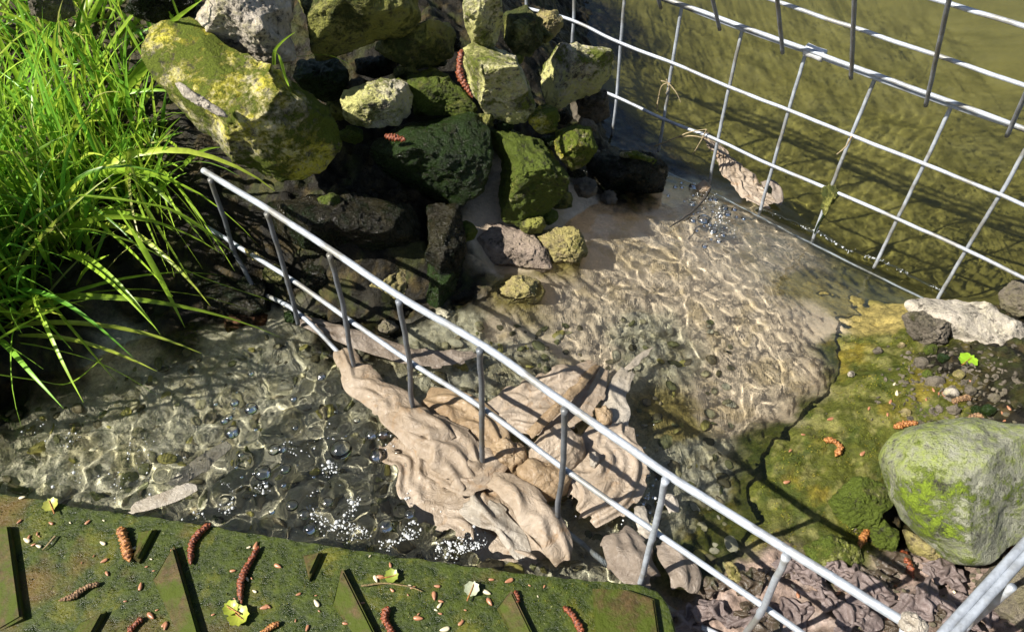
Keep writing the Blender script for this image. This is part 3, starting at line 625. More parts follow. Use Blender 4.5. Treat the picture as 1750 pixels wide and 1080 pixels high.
# ------------------------------------------------------------------ mossy ribbed plate in the foreground
PZ = .128
t = MT('mossy_plate')
n1 = t.noise(28, 8, .7, .5, 3); n2 = t.noise(110, 6, .7, 0, 7); n3 = t.noise(420, 4, .7); n4 = t.noise(9, 5, .6, 0, 12)
c = t.mix(t.ramp(n2, [(.35, 0.), (.65, 1.)]), (.008, .015, .001), (.046, .064, .003))
c = t.mix(t.ramp(n1, [(.52, 0.), (.68, .9)]), c, (.11, .105, .007))
c = t.mix(t.ramp(n4, [(.54, 0.), (.64, .65)]), c, (.12, .065, .018))
c = t.mix(t.ramp(n3, [(.64, 0.), (.72, .7)]), c, (.33, .33, .14))
m_plate = t.set(c, t.ramp(n2, [(.35, .18), (.6, .6)]), t.bump(n3, .8, .0012, t.bump(n2, .7, .002)), Specular_IOR_Level=.28)
t = MT('rusty_rib')
n1 = t.noise(40, 7, .7, .4, 2); n2 = t.noise(160, 5, .7, 0, 7)
c = t.mix(t.ramp(n2, [(.35, 0.), (.65, 1.)]), (.035, .024, .008), (.085, .055, .02)); c = t.mix(t.ramp(n1, [(.38, 0.), (.55, .95)]), c, (.045, .062, .004)); c = t.mix(t.ramp(t.noise(26, 6, .7, 0, 31), [(.62, 0.), (.70, .45)]), c, (.24, .22, .15))
m_rib = t.set(c, t.ramp(n1, [(.3, .5), (.7, .85)]), t.bump(n2, .9, .0022), Specular_IOR_Level=.2)
def plate_mesh(poly, ztop, th, n=3, dens=None, bev=.0012, rag=0):
    """flat slab from an outline, thin bevelled edge"""
    P = np.array([at(x, y, ztop) for x, y in poly]); bm = bmesh.new()
    vs = [bm.verts.new(p) for p in P]; f = bm.faces.new(vs)
    if f.normal.z == 0: f.normal_update()
    if f.calc_center_median() is not None: bmesh.ops.recalc_face_normals(bm, faces=[f])
    if f.normal.z < 0: f.normal_flip()
    r = bmesh.ops.extrude_face_region(bm, geom=[f]); nv = [g for g in r['geom'] if isinstance(g, bmesh.types.BMVert)]
    for v in vs: v.co.z -= th
    bmesh.ops.bevel(bm, geom=[e for e in bm.edges if all(v in nv for v in e.verts)], offset=bev, segments=2, affect='EDGES')
    bm.normal_update(); bmesh.ops.recalc_face_normals(bm, faces=bm.faces[:])
    V = np.array([v.co[:] for v in bm.verts]); bm.verts.index_update(); F = [tuple(v.index for v in q.verts) for q in bm.faces]; bm.free(); return V, F
plate = empty('ribbed_plate', at(500, 1050, PZ), 'algae covered plate with raised tapering ribs across the bottom left', 'plate')
edge = [(-260,790),(-100,824),(0,843),(60,852),(150,868),(300,889),(450,914),(600,938),(750,960),(900,979),(1010,992),(1090,998),(1122,1010),(1140,1030),(1150,1060),(1165,1110),(1170,1300),(-260,1300)]
ed2 = []
for (x0, y0), (x1, y1) in zip(edge[:-4], edge[1:-3]):
    m_ = max(1, int(math.hypot(x1-x0, y1-y0)/9))
    for q in range(m_): ed2.append((x0+(x1-x0)*q/m_, y0+(y1-y0)*q/m_+2.6*float(pn(np.array([[(x0+(x1-x0)*q/m_)*.045, 3.3, 1.1]]))[0])+1.6*float(pn(np.array([[(x0+(x1-x0)*q/m_)*.013, 8.3, 1.1]]))[0])))
edge = ed2+edge[-4:]
V, F = plate_mesh(edge, PZ, .014, bev=.0012); mesh('plate_body', V, F, m_plate, plate, smooth=False)
RIBS = [([(14,896),(36,1054),(-30,1080),(-30,893)], 1), ([(264,900),(234,957),(224,950),(221,897)], 1), ([(296,930),(343,1092),(290,1092),(236,990)], 1), ([(549,940),(527,988),(504,938)], 1), ([(584,968),(645,1090),(596,1090),(550,1035)], 1), ([(178,1040),(150,1090),(95,1090),(118,1052)], 1), ([(874,1006),(915,1090),(866,1090),(836,1040)], 1), ([(1118,1022),(1128,1090),(1020,1090),(1013,1004),(1070,1006)], 0)]
for i_, (poly, k) in enumerate(RIBS):     # narrow each ramp towards its high edge
    if k: e0, e1 = np.array(poly[0], float), np.array(poly[1], float); RIBS[i_] = ([poly[0], poly[1]]+[tuple(np.array(p)*.72+.28*(e0+(e1-e0)*np.clip(((np.array(p)-e0)@(e1-e0))/((e1-e0)@(e1-e0)), 0, 1))) for p in poly[2:]], k)
for poly, k in RIBS:
    V, F = plate_mesh(poly, PZ+.0065, .0062, bev=.0014)
    if k:      # each rib is a ramp: high along its right edge, worn flush on the left
        a_, b_ = at(*poly[0], PZ)[:2], at(*poly[1], PZ)[:2]; e_ = (b_-a_)/np.linalg.norm(b_-a_); n_ = np.array([-e_[1], e_[0]]); d_ = np.abs((V[:, :2]-a_)@n_); wd = d_.max()
        hi = V[:, 2] > PZ+.002; V[hi, 2] -= (.0056*np.clip(d_/wd, 0, 1))[hi]
    mesh('raised_rib', V, F, m_rib, plate, smooth=False)

# ------------------------------------------------------------------ rags
m_rag = cloth_mat('wet_beige_rag', (.35,.265,.18), (.50,.41,.315), (.38,.23,.11))
m_rag2 = cloth_mat('pale_rag', (.36,.31,.24), (.48,.43,.36), (.27,.21,.15), trans=.3)
m_rag3 = cloth_mat('dull_grey_rag', (.24,.19,.145), (.34,.28,.225), (.17,.12,.08))
m_rag4 = cloth_mat('brown_stained_rag', (.30,.20,.11), (.45,.33,.20), (.14,.085,.04))
def rag(label, path, mat, seed, bulge=.012, folds=.006, fdens=4, edge=.15, cat='rag', group='rags and wipes caught in the mesh', fray=.22, twist=0, excess=1.32, lex=1.12, step=.0031, iters=60, name='rag', soft=2, **_k):
    """path: (px, py, z, half width in px). A thin sheet larger than its outline is relaxed until it buckles into folds between the floor and a low ceiling."""
    r_ = np.random.RandomState(seed)
    C = np.array([at(a, b, z) for a, b, z, w in path]); Wd = np.array([w/FPX*depth(at(a, b, z)) for a, b, z, w in path])
    Ln = np.r_[0, np.cumsum(np.linalg.norm(np.diff(C, axis=0), axis=1))]; L = Ln[-1]; wm = Wd.max()
    nv = int(np.clip(L*lex/step, 18, 170)); nu = int(np.clip(2*wm*excess/step, 11, 110)); hv = L*lex/(nv-1); hu = 2*wm*excess/(nu-1)
    P = smoothpath(C, nv); tt = np.linspace(0, 1, nv); w = np.interp(tt, Ln/L, Wd)
    el = 1+fray*1.6*fbm(np.c_[tt*L/.03, 0*tt+seed, 0*tt], 1, 4, .6, seed); er = 1+fray*1.6*fbm(np.c_[tt*L/.03, 0*tt+seed+20, 0*tt], 1, 4, .6, seed)
    T = np.gradient(P, axis=0); T /= np.linalg.norm(T, axis=1)[:, None]; Sd = np.cross(T, [0, 0, 1.]); Sd /= np.linalg.norm(Sd, axis=1)[:, None]+1e-9
    u = np.linspace(-1, 1, nu); lat = np.where(u[None] < 0, u[None]*el[:, None], u[None]*er[:, None])*w[:, None]
    endw = .012*fbm(np.c_[u*wm/.012, 0*u+seed, 0*u], 1, 3, .6, seed)
    base = P[:, None]+Sd[:, None]*lat[..., None]+T[:, None]*(endw[None]*((tt*2-1)**5)[:, None])[..., None]
    prof = bulge*np.sqrt(np.clip(1-u**2, 0, 1))[None]*np.clip(np.minimum(tt, 1-tt)/.12, 0, 1)[:, None]**.5
    X = base.copy(); ang = (u[None]*nu*hu*3+tt[:, None]*4)
    Q = np.c_[(u[None]*wm+0*tt[:, None]).ravel(), (tt[:, None]*L+0*u[None]).ravel(), np.full(nu*nv, seed*.37)]
    X[..., 2] += prof+crease(Q, fdens*.17/max(wm, .006), seed, 8, 1.6, math.pi/2+twist).reshape(nv, nu)*folds*.8
    X += r_.normal(size=X.shape)*.0004
    floor = base[..., 2]+prof*.7-.0006; ceil = base[..., 2]+prof+folds*1.3+.002
    frac = w/wm; rest_u = np.maximum(hu*frac[:, None]*(.9+.2*r_.rand(nv, 1)), 1e-4)
    def con(A, B, rest, k):
        d = B-A; l = np.sqrt((d*d).sum(-1))+1e-9; g = (k*.5*(l-rest)/l)[..., None]*d; A += g; B -= g
    for it in range(iters):
        X[..., 2] -= .00006
        for o in (0, 1):
            con(X[:, o:-1:2], X[:, o+1::2], np.broadcast_to(rest_u, (nv, nu))[:, o:-1:2], .9)
            con(X[o:-1:2], X[o+1::2], hv, .9)
            r1 = np.sqrt(hv*hv+np.broadcast_to(rest_u, (nv, nu))**2)
            con(X[o:-1:2, :-1], X[o+1::2, 1:], r1[o:-1:2, :-1], .35); con(X[o:-1:2, 1:], X[o+1::2, :-1], r1[o:-1:2, 1:], .35)
        for o in (0, 1, 2, 3):
            ne = X[:, o:-2:4].shape[1]
            if ne: con(X[:, o:-2:4], X[:, o+2::4], 2*np.broadcast_to(rest_u, (nv, nu))[:, o:-2:4], .6)
            ne = X[o:-2:4].shape[0]
            if ne: con(X[o:-2:4], X[o+2::4], 2*hv, .6)
        X[..., :2] += (base[..., :2]-X[..., :2])*.05
        z = X[..., 2]; X[..., 2] = np.where(z < floor, floor+(z-floor)*.15, np.where(z > ceil, ceil+(z-ceil)*.5, z))
    for _ in range(soft):      # long soft folds: relax along the length only
        X[1:-1] = X[1:-1]*.4+.3*(X[:-2]+X[2:])
    V = X.reshape(-1, 3); i = np.arange(nv-1)[:, None]; j = np.arange(nu-1)[None]; a = (i*nu+j).ravel(); F = np.c_[a, a+1, a+nu+1, a+nu]
    # ragged outline and a few torn holes
    E = np.minimum(np.minimum(1-np.abs(u)[None]+0*tt[:, None], 99), np.minimum(tt, 1-tt)[:, None]*L/wm)
    tear = (fbm(np.c_[Q[:, :2]*1.0, Q[:, 2]*0+seed], 90, 3, .6, 3)).reshape(nv, nu)
    keep = (E+.12*tear > .05).ravel(); F = F[keep[F].all(1)]
    us = np.unique(F); rm = -np.ones(len(V), int); rm[us] = np.arange(len(us)); o = mesh(name, V[us], rm[F], mat)
    sb = o.modifiers.new('smooth', 'SUBSURF'); sb.levels = 2; sb.render_levels = 2
    so = o.modifiers.new('thickness', 'SOLIDIFY'); so.thickness = .0005; so.offset = -1
    return prop(o, label, cat, group)
rag('peach twisted rag wound round the bottom wire of the near mesh', [(585,598,.096,16),(612,650,.100,30),(668,690,.103,34),(715,735,.104,42),(770,770,.102,50),(815,820,.098,45)], m_rag, 1, bulge=.010, folds=.0045, fdens=2.5, twist=.6)
rag('broad translucent cream rag fanning out from the mesh foot under bubbles', [(690,735,.092,50),(750,800,.0915,80),(815,860,.091,75),(880,915,.090,50),(930,950,.090,30)], m_rag, 2, bulge=.0025, folds=.0045, fdens=3.5, fray=.4)
rag('wrung rag lying along the lowest wire before the fifth upright', [(838,815,.100,18),(880,842,.104,30),(920,885,.104,38),(950,930,.098,35),(968,968,.09,16)], m_rag, 3, bulge=.010, folds=.005, fdens=3)
rag('wide beige cloth spread under the mesh towards the apron', [(760,740,.092,30),(850,715,.094,40),(920,690,.095,62),(985,655,.094,55),(1030,622,.090,18)], m_rag, 4, bulge=.004, folds=.0035, fdens=3, fray=.3)
rag('second thin layer of cream cloth lying over the middle wire foot', [(735,790,.097,26),(790,815,.098,44),(835,800,.099,40),(862,780,.098,20)], m_rag, 201, bulge=.004, folds=.006, fdens=4, fray=.5)
rag('loose peach tail of cloth washed down towards the ribbed plate', [(800,850,.095,30),(840,890,.094,34),(880,930,.092,24),(905,960,.090,8)], m_rag2, 202, bulge=.002, folds=.004, fdens=3, fray=.5)
rag('crumpled peach fold riding high on the bottom wire', [(670,700,.108,16),(705,720,.112,24),(745,735,.110,28),(775,760,.106,16)], m_rag, 203, bulge=.006, folds=.007, fdens=3, fray=.3)
rag('brown twisted cord of cloth across the wide beige cloth', [(905,745,.106,9),(950,700,.108,11),(990,660,.104,10),(1020,625,.096,6)], m_rag4, 5, bulge=.006, folds=.002, fdens=2)
rag('peach cloth bunched behind the third and fourth uprights', [(720,690,.094,34),(780,700,.098,40),(835,735,.098,34),(860,770,.095,22)], m_rag4, 6, bulge=.007, folds=.005, fdens=3)
rag('long pale strip of cloth trailing from the mesh to the apron', [(1045,840,.092,40),(1050,780,.092,34),(1050,720,.090,26),(1054,670,.088,22),(1075,630,.086,14)], m_rag2, 7, bulge=.002, folds=.003, fdens=2.5, fray=.25)
rag('large fanned beige cloth below the fifth upright', [(985,880,.092,40),(1020,850,.094,75),(1045,800,.094,70),(1040,755,.094,50),(1055,720,.094,30)], m_rag, 8, bulge=.006, folds=.004, fdens=4.5)
rag('thin grey brown rag streaming behind the second and third uprights', [(512,545,.100,12),(560,565,.098,18),(640,590,.096,20),(720,612,.095,18),(780,612,.094,16),(815,603,.093,7)], m_rag3, 9, bulge=.003, folds=.003, fdens=2.2)
rag('white strip of wipe in the stream above the ribbed plate', [(215,872,.094,8),(250,862,.096,16),(300,845,.097,17),(345,826,.096,11)], m_rag2, 10, bulge=.001, folds=.0012, fdens=1.6, excess=1.05, lex=1.02, fray=.12)
rag('submerged pale wipe left of the bubbling water', [(290,838,.080,10),(330,810,.080,18),(370,780,.078,16),(398,762,.078,8)], m_rag2, 101, bulge=.001, folds=.001, fdens=1.5, excess=1.05, lex=1.02, fray=.15)
rag('wrinkled tan rag draped through the far mesh into the pond', [(1200,232,.060,9),(1228,262,.040,16),(1258,300,.022,22),(1290,332,.010,24),(1318,348,.004,22)], m_rag, 11, bulge=.006, folds=.008, fdens=4, excess=1.7, lex=1.3, step=.0022, soft=1)
rag('small curled end of rag floating beyond the far mesh', [(1296,318,.012,8),(1318,315,.012,12),(1330,332,.008,12),(1322,352,.004,10)], m_rag3, 12, bulge=.005, folds=.003, fdens=2, nv=80)
rag('grey pulp rag heaped before the sixth upright', [(1050,905,.090,26),(1070,945,.094,44),(1090,975,.094,42),(1120,1000,.09,24)], m_rag3, 13, bulge=.010, folds=.006, fdens=3)
rag('torn greyish rag right of the sixth upright', [(1125,925,.088,14),(1150,950,.094,30),(1170,985,.094,34),(1165,1020,.09,24)], m_rag3, 14, bulge=.008, folds=.006, fdens=3)
rag('narrow cream tatter standing in the ripples left of the sixth upright', [(1092,862,.090,10),(1098,890,.094,12),(1108,925,.092,10)], m_rag2, 15, bulge=.002, folds=.003, fdens=2, nv=70)
rag('small pale scrap of cloth right of the sixth upright', [(1128,858,.088,9),(1146,850,.090,13),(1152,880,.088,9)], m_rag2, 16, bulge=.004, folds=.002, fdens=2, nv=60)
rag('thin tatter across the apron end of the long pale strip', [(1070,635,.086,10),(1095,610,.084,7),(1120,592,.082,3)], m_rag2, 17, bulge=.001, folds=.001, fdens=1.5, nv=60)
def blob(label, poly, z, mat, seed, thick, **k):
    V, F, C = shape(poly, z, thick, seed, facets=0, k=2.1, ico=ICO6, **k)
    nd = V-C; R_ = np.linalg.norm(nd, axis=1)[:, None]; V = V+nd/R_*(crease(V, 75, seed, 9)*.0016)[:, None]
    return prop(mesh('rag_bundle', V, F, mat), label, 'rag', 'rags and wipes caught in the mesh')
blob('smooth swollen cream bundle of cloth behind the fifth upright', [(905,760),(930,735),(965,722),(995,745),(1000,780),(980,810),(930,815),(905,795)], .098, m_rag, 51, .016, rough=.06, fine=.01)
blob('brown stained pouch of cloth below the swollen cream bundle', [(882,800),(905,785),(945,790),(975,810),(968,845),(925,858),(890,838)], .098, m_rag4, 52, .014, rough=.09, fine=.012)
blob('folded brown rag in shade beside the fourth upright', [(838,760),(860,745),(895,765),(905,790),(880,820),(845,815)], .093, m_rag4, 53, .012, rough=.14, fine=.02)
blob('tiny pale wad of cloth on the long strip', [(1008,775),(1018,770),(1024,785),(1016,800),(1008,795)], .104, m_rag2, 54, .005, rough=.1)
blob('small beige knot of rag on the far mesh at the waterline', [(1190,318),(1204,308),(1216,318),(1212,330),(1194,330)], .018, m_rag, 55, .006, rough=.1)
blob('brownish wad between the two cloth tails', [(1018,700),(1035,690),(1045,710),(1040,735),(1022,738)], .094, m_rag4, 56, .008, rough=.12)
rs = np.random.RandomState(11)
m_pulp2 = cloth_mat('dark_wet_litter', (.05,.035,.02), (.10,.075,.055), (.03,.04,.01), rough=.3, trans=0)
m_pulp = cloth_mat('grey_pink_pulp', (.12,.09,.08), (.22,.17,.155), (.06,.04,.03), rough=.4, trans=.1)
PU = [(x+rs.normal()*12, y+rs.normal()*10, a*.8, b*.85) for x, y, a, b in [(1330,985,40,22),(1380,1010,46,24),(1440,985,42,26),(1300,1050,40,24),(1350,1060,44,24),(1430,1040,50,26),(1490,985,36,22),(1500,1030,40,26),(1560,1010,38,22),(1230,1010,30,18),(1600,985,40,22),(1650,1030,46,28),(1590,1050,40,22),(1210,1055,36,24),(1700,960,26,16),(1290,1000,36,20),(1410,950,30,16),(1460,1060,40,22),(1540,1070,40,22),(1370,955,26,14),(1640,1070,40,24),(1530,965,30,16),(1270,1070,36,22),(1180,1060,36,22)]]
for i, (x, y, a, b) in enumerate(PU):
    th = rs.uniform(-.9, .9); P = hit(x, y); zz = float(P[2])+.003+.002*(i % 3); dx, dy = math.cos(th)*a*1.15, math.sin(th)*a*1.15
    rag('crumpled grey pink sheet of wet paper in the heap at the lower right', [(x-dx, y-dy, zz, b*.8), (x, y+rs.uniform(-5, 5), zz, b*1.25), (x+dx, y+dy, zz, b*.7)], m_pulp if i % 3 else m_pulp2, 600+i, bulge=.004, folds=.008, fdens=4, fray=.6, excess=2.0, lex=1.5, step=.0022, iters=70, soft=0, cat='paper pulp', group='sheets of wet paper heaped at the cage corner', name='wet_paper')
# ------------------------------------------------------------------ grass
rs = np.random.RandomState(21)
def blade(base, dirv, length, width, droop, seed, n=12):
    up = np.array([0, 0, 1.]); d = dirv/np.linalg.norm(dirv); P = [np.array(base, float)]; st = length/(n-1)
    for i in range(n-1):
        P.append(P[-1]+d*st); d = d+np.array([0, 0, -1.])*droop*st*(.4+1.3*i/n)+rs.normal(size=3)*.02; d /= np.linalg.norm(d)
    P = np.array(P); T = np.gradient(P, axis=0); T /= np.linalg.norm(T, axis=1)[:, None]
    ref = rs.normal(size=3); s0 = np.cross(T[0], ref); s0 /= np.linalg.norm(s0); V = []
    tw = rs.uniform(-1.2, 1.2)
    for i in range(n):
        s0 = s0-T[i]*(s0@T[i]); s0 /= np.linalg.norm(s0); nr = np.cross(T[i], s0); t_ = i/(n-1)
        a = tw*t_; s = s0*math.cos(a)+nr*math.sin(a); nn_ = np.cross(T[i], s)
        w = width*min(1, .55+t_*1.8)*(1-t_**2.6)+.0002
        V += [P[i]-s*w/2+nn_*w*.13, P[i], P[i]+s*w/2+nn_*w*.13]
    F = []
    for i in range(n-1):
        a = i*3; F += [(a, a+1, a+4, a+3), (a+1, a+2, a+5, a+4)]
    return np.array(V), F
m_grass = leaf_mat('grass_blade', (.27, .46, .05), .45)
gparts = []; gcol = []
def add_blade(px, py, L, w, dr, az, lean, seed, hue=None, z=None):
    b = hit(px, py) if z is None else at(px, py, z); b = b-[0, 0, .004]
    d = np.array([math.cos(az)*math.sin(lean), math.sin(az)*math.sin(lean), math.cos(lean)])
    v, f = blade(b, d, L, w, dr, seed); gparts.append((v, f))
    h = rs.rand() if hue is None else hue; br = rs.uniform(.55, 1.25)
    c = np.array([.65+.75*h, .95+.2*h, .9])*br
    q_ = rs.rand()
    if q_ < .06: c = np.array([1.9, 1.1, 3.0])*.75
    elif q_ < .16: c = np.array([1.7, 1.2, 1.3])*br
    gcol.append(np.tile(c, (len(v), 1)))
clumps = [(20,420,1.0),(90,380,1),(150,330,1),(60,300,1),(0,330,1),(200,270,.9),(120,230,1),(30,200,1),(-60,250,1),(210,180,.9),(160,120,.9),(70,90,1),(-20,80,1),(-100,400,1),(-80,130,1),(240,230,.7),(20,480,.9),(-60,500,1),(120,430,.8),(220,330,.7),(170,30,.8),(280,60,.4),(60,10,.8),(-140,-30,1),(130,-60,.9),(10,-100,.9),(-20,560,.8),(50,520,.6),(255,290,.5),(-160,300,1)]
for cx, cy, dens in clumps:
    out = 0 if rs.rand() < .5 else 1
    for _ in range(int(54*dens)):
        px, py = cx+rs.normal()*26, cy+rs.normal()*22
        az = rs.uniform(0, 6.28); lean = abs(rs.normal(0, .42))
        if rs.rand() < .35: az = rs.normal(-.5, .7); lean = rs.uniform(.4, 1.0)
        add_blade(px, py, rs.uniform(.06, .155)*(1 if rs.rand() < .85 else 1.3)*(.6 if px > 170 and py < 330 else 1), rs.uniform(.0016, .0056), rs.uniform(2, 13), az, lean, 0)
# long blades arching to the right over the dark bank and the water
for px, py, L, az, lean, dr, w in [(110,340,.26,-.35,.85,10,.007),(60,420,.24,-.5,.8,9,.0065),(180,300,.22,-.9,.8,10,.006),(200,330,.20,-1.1,.9,9,.0045),(230,300,.18,-.8,.9,9,.0045),(150,390,.22,-.6,.9,9,.006),(40,520,.24,-.05,1.2,5,.006),(0,560,.22,.1,1.2,5,.006),(20,580,.18,-.3,1.2,6,.0055),(240,260,.20,-1.2,.8,10,.004),(250,280,.19,-1.0,.9,11,.004),(160,250,.24,.4,.7,7,.007),(130,180,.26,.55,.7,6,.0075),(100,100,.26,.5,.8,5,.0075),(210,200,.18,.1,1.0,8,.006),(60,470,.2,-.8,1.0,9,.006),(100,430,.2,-.7,.9,9,.005),(270,320,.14,-1.3,.9,9,.0035),(280,300,.16,-.9,.9,12,.0035)]:
    for q in range(2): add_blade(px+rs.normal()*8, py+rs.normal()*8, L*rs.uniform(.85, 1.1), w, dr, az+rs.normal()*.15, lean, 0, hue=.8)
for _ in range(300):   # unseen tall grass, added left of view to shade the bank and gap
    bx, by = rs.uniform(-.66, -.48), rs.uniform(.37, .54)
    v, f = blade([bx, by, gz(bx, by)-.004], np.array([rs.normal(.12, .18), rs.normal(.1, .16), 1.]), rs.uniform(.17, .31), rs.uniform(.004, .008), rs.uniform(0, 3), 0)
    if (v[:, 2] > .41).any() or (v[:, 0] > -.36).any(): continue
    gparts.append((v, f)); gcol.append(np.tile(np.array([.9, 1.1, .8])*rs.uniform(.6, 1.2), (len(v), 1)))
V, F = join(gparts); C = np.vstack(gcol)
g = mesh('grass', V, F, m_grass, colors=C, caus=False); prop(g, 'lush bright green grass tuft overhanging the left bank', kind='stuff')
def sprout(label, path, w, hue=.8):
    P = smoothpath([at(*p) for p in path], 24); T = np.gradient(P, axis=0); T /= np.linalg.norm(T, axis=1)[:, None]; V = []
    for i in range(24):
        s = np.cross(T[i], [0, .6, .75]); s /= np.linalg.norm(s); nr = np.cross(s, T[i]); ww = w*(1-(i/23)**3)+.0002
        V += [P[i]-s*ww/2+nr*ww*.15, P[i], P[i]+s*ww/2+nr*ww*.15]
    F = []
    for i in range(23): a = i*3; F += [(a, a+1, a+4, a+3), (a+1, a+2, a+5, a+4)]
    return prop(mesh('grass_blade', V, F, m_grass, colors=np.tile([1.2, 1.1, .9], (len(V), 1)), caus=False), label, 'grass blade')
sprout('lone grass blade poking up over the tan limestone block', [(468,112,.30,),(470,88,.315),(485,70,.33),(505,55,.345)], .0028)
sprout('thin bent grass blade hanging down across the long mossy boulder', [(466,86,.33),(478,100,.325),(490,140,.30),(506,180,.285)], .0022)
sprout('wispy grass blade in the shaded gap beside the tan block', [(505,98,.28),(560,95,.285),(600,112,.27)], .0014)
sprout('broad grass blade reaching over the top of the tan block', [(262,75,.27),(300,35,.33),(340,5,.35),(350,-5,.345)], .0075)
sprout('long grass blade floating towards the near mesh at the water edge', [(300,455,.17),(360,480,.15),(420,500,.125),(468,516,.115)], .004)
sprout('broad grass blade arching over the dark bank to the third wire', [(130,335,.25),(220,345,.27),(290,360,.25),(350,395,.21),(398,432,.17)], .008)
sprout('long drooping blade ending above the stream', [(200,360,.25),(240,420,.22),(280,490,.17),(316,560,.12)], .006)
sprout('low grass blade laid towards the bottom of the tuft', [(0,580,.17),(60,545,.19),(120,520,.17),(175,508,.14)], .006)
sprout('dark green blade lying across the brown shallows', [(-10,640,.17),(60,650,.15),(120,655,.13),(180,608,.13)], .004)

# ------------------------------------------------------------------ catkins, leaves, twigs, bud scales
t = MT('catkin_brown')
n = t.noise(700, 4, .7); c = t.mix(t.ramp(n, [(.42, 0.), (.58, 1.)]), (.055, .012, .006), (.25, .065, .02)); m_cat = t.set(c, .45, t.bump(n, .6, .001))
t = MT('catkin_orange'); n = t.noise(700, 4, .7); c = t.mix(t.ramp(n, [(.42, 0.), (.58, 1.)]), (.14, .04, .010), (.42, .19, .05)); m_cat2 = t.set(c, .5, t.bump(n, .6, .001))
t = MT('catkin_faded'); n = t.noise(600, 4, .7); c = t.mix(t.ramp(n, [(.42, 0.), (.58, 1.)]), (.08, .04, .018), (.28, .17, .08)); m_cat3 = t.set(c, .7, t.bump(n, .6, .001))
def catkin(label, path, r, mat, seed):
    rr_ = np.random.RandomState(len(label)*7+int(r*1e5)); r = r*rr_.uniform(.68, .98); mat = m_cat3 if ('tan' in label or 'knobbly' in label or 'half hidden' in label) else mat
    P = smoothpath([np.array(p) for p in path], 90); L = np.linalg.norm(np.diff(P, axis=0), axis=1).sum(); tt = np.linspace(0, 1, 90)
    prof = np.minimum(1, (tt/.10)**.5)*np.minimum(1, ((1-tt)/.18)**.6)*(1+.12*np.sin(tt*9+seed)); n = 20
    V, F = tube_data(P, r*np.maximum(prof, .12), n)
    k = np.tile(np.arange(n), 90); i = np.repeat(np.arange(90), n); rows = L/(r*1.0)
    ph = tt[i]*rows*math.pi; aa = k*2*math.pi/n
    sc_ = .42*np.abs(np.sin(1.5*aa+ph))*np.abs(np.sin(1.5*aa-ph))
    ctr = np.repeat(P, n, axis=0); V = ctr+(V-ctr)*(.80+sc_*.85+.34*pn(V*420)+.20*pn(V*1300))[:, None]
    return prop(mesh('alder_catkin', V, F, mat), label, 'catkin', 'fallen catkins')
def on_plate(pts, r): return [at(x, y, PZ+r) for x, y in pts]
def on_gr(pts, r): return [hit(x, y)+[0, 0, r] for x, y in pts]
for lab, pts, r, mt, kind in [
 ('golden brown catkin on the plate beside the upper left rib', [(206,900),(214,928),(222,960)], .0034, m_cat2, 'p'),
 ('red brown catkin resting on the plate edge by the water', [(361,893),(343,908),(328,930),(326,965)], .0025, m_cat, 'p'),
 ('long dark catkin with two buds at its head, mid plate', [(443,932),(430,955),(414,985),(411,1015),(413,1035)], .0029, m_cat, 'p'),
 ('knobbly catkin lying flat left of the large rusty rib', [(170,996),(148,1003),(125,1018),(100,1026)], .0027, m_cat2, 'p'),
 ('short catkin upright at the bottom edge right of the second rusty rib', [(664,1035),(658,1055),(668,1078),(674,1100)], .0032, m_cat, 'p'),
 ('dark catkin near the plate edge towards the right rib', [(880,1008),(884,1025),(874,1045)], .0024, m_cat, 'p'),
 ('bent catkin at the bottom of the plate before the right rib', [(962,1036),(978,1050),(992,1075),(1000,1100)], .0025, m_cat, 'p'),
 ('yellowish catkin at the bottom edge of the plate, centre left', [(478,1062),(462,1072),(440,1086)], .0026, m_cat2, 'p'),
 ('small catkin at the bottom edge beside the lower left rib', [(243,1055),(230,1068),(218,1080)], .0024, m_cat, 'p'),
 ('orange curved catkin on the mossy slope', [(1406,753),(1424,756),(1435,768),(1426,782)], .0026, m_cat2, 'g'),
 ('long upright orange catkin left of the big boulder', [(1520,843),(1510,868),(1490,895),(1472,925),(1468,940)], .0030, m_cat2, 'g'),
 ('orange catkin touching the top of the big boulder', [(1525,733),(1545,727),(1568,725)], .0030, m_cat2, 'g'),
 ('dark orange catkin beside the pale slab', [(1572,548),(1590,565),(1612,585)], .0028, m_cat, 'g'),
 ('brown catkin half hidden at the foot of the pale slab', [(1625,568),(1645,578),(1662,580)], .0026, m_cat, 'g'),
 ('pale tan catkin in the debris above the big boulder', [(1625,690),(1640,684),(1658,682)], .0026, m_cat2, 'g'),
 ('short orange catkin in the debris right of the tan one', [(1650,718),(1668,712),(1680,716)], .0026, m_cat2, 'g'),
 ('dark catkin sunk between the pulp lumps', [(1540,945),(1550,965),(1560,990)], .0028, m_cat, 'g'),
 ('red catkin at the right end of the big boulder', [(1722,930),(1728,945),(1725,955)], .0026, m_cat, 'g')]:
    P = on_plate(pts, r) if kind == 'p' else on_gr(pts, r*.8); catkin(lab, P, r, mt, len(lab))
catkin('long red catkin hanging between rocks in the middle of the pile', [at(790,85,.292),at(786,105,.287),at(787,130,.28),at(797,148,.273),at(808,168,.266)], .0034, m_cat, 3)
catkin('small red catkin on the broad dark moss boulder', [at(657,232,.232),at(675,236,.232),at(694,239,.232)], .0030, m_cat, 4)
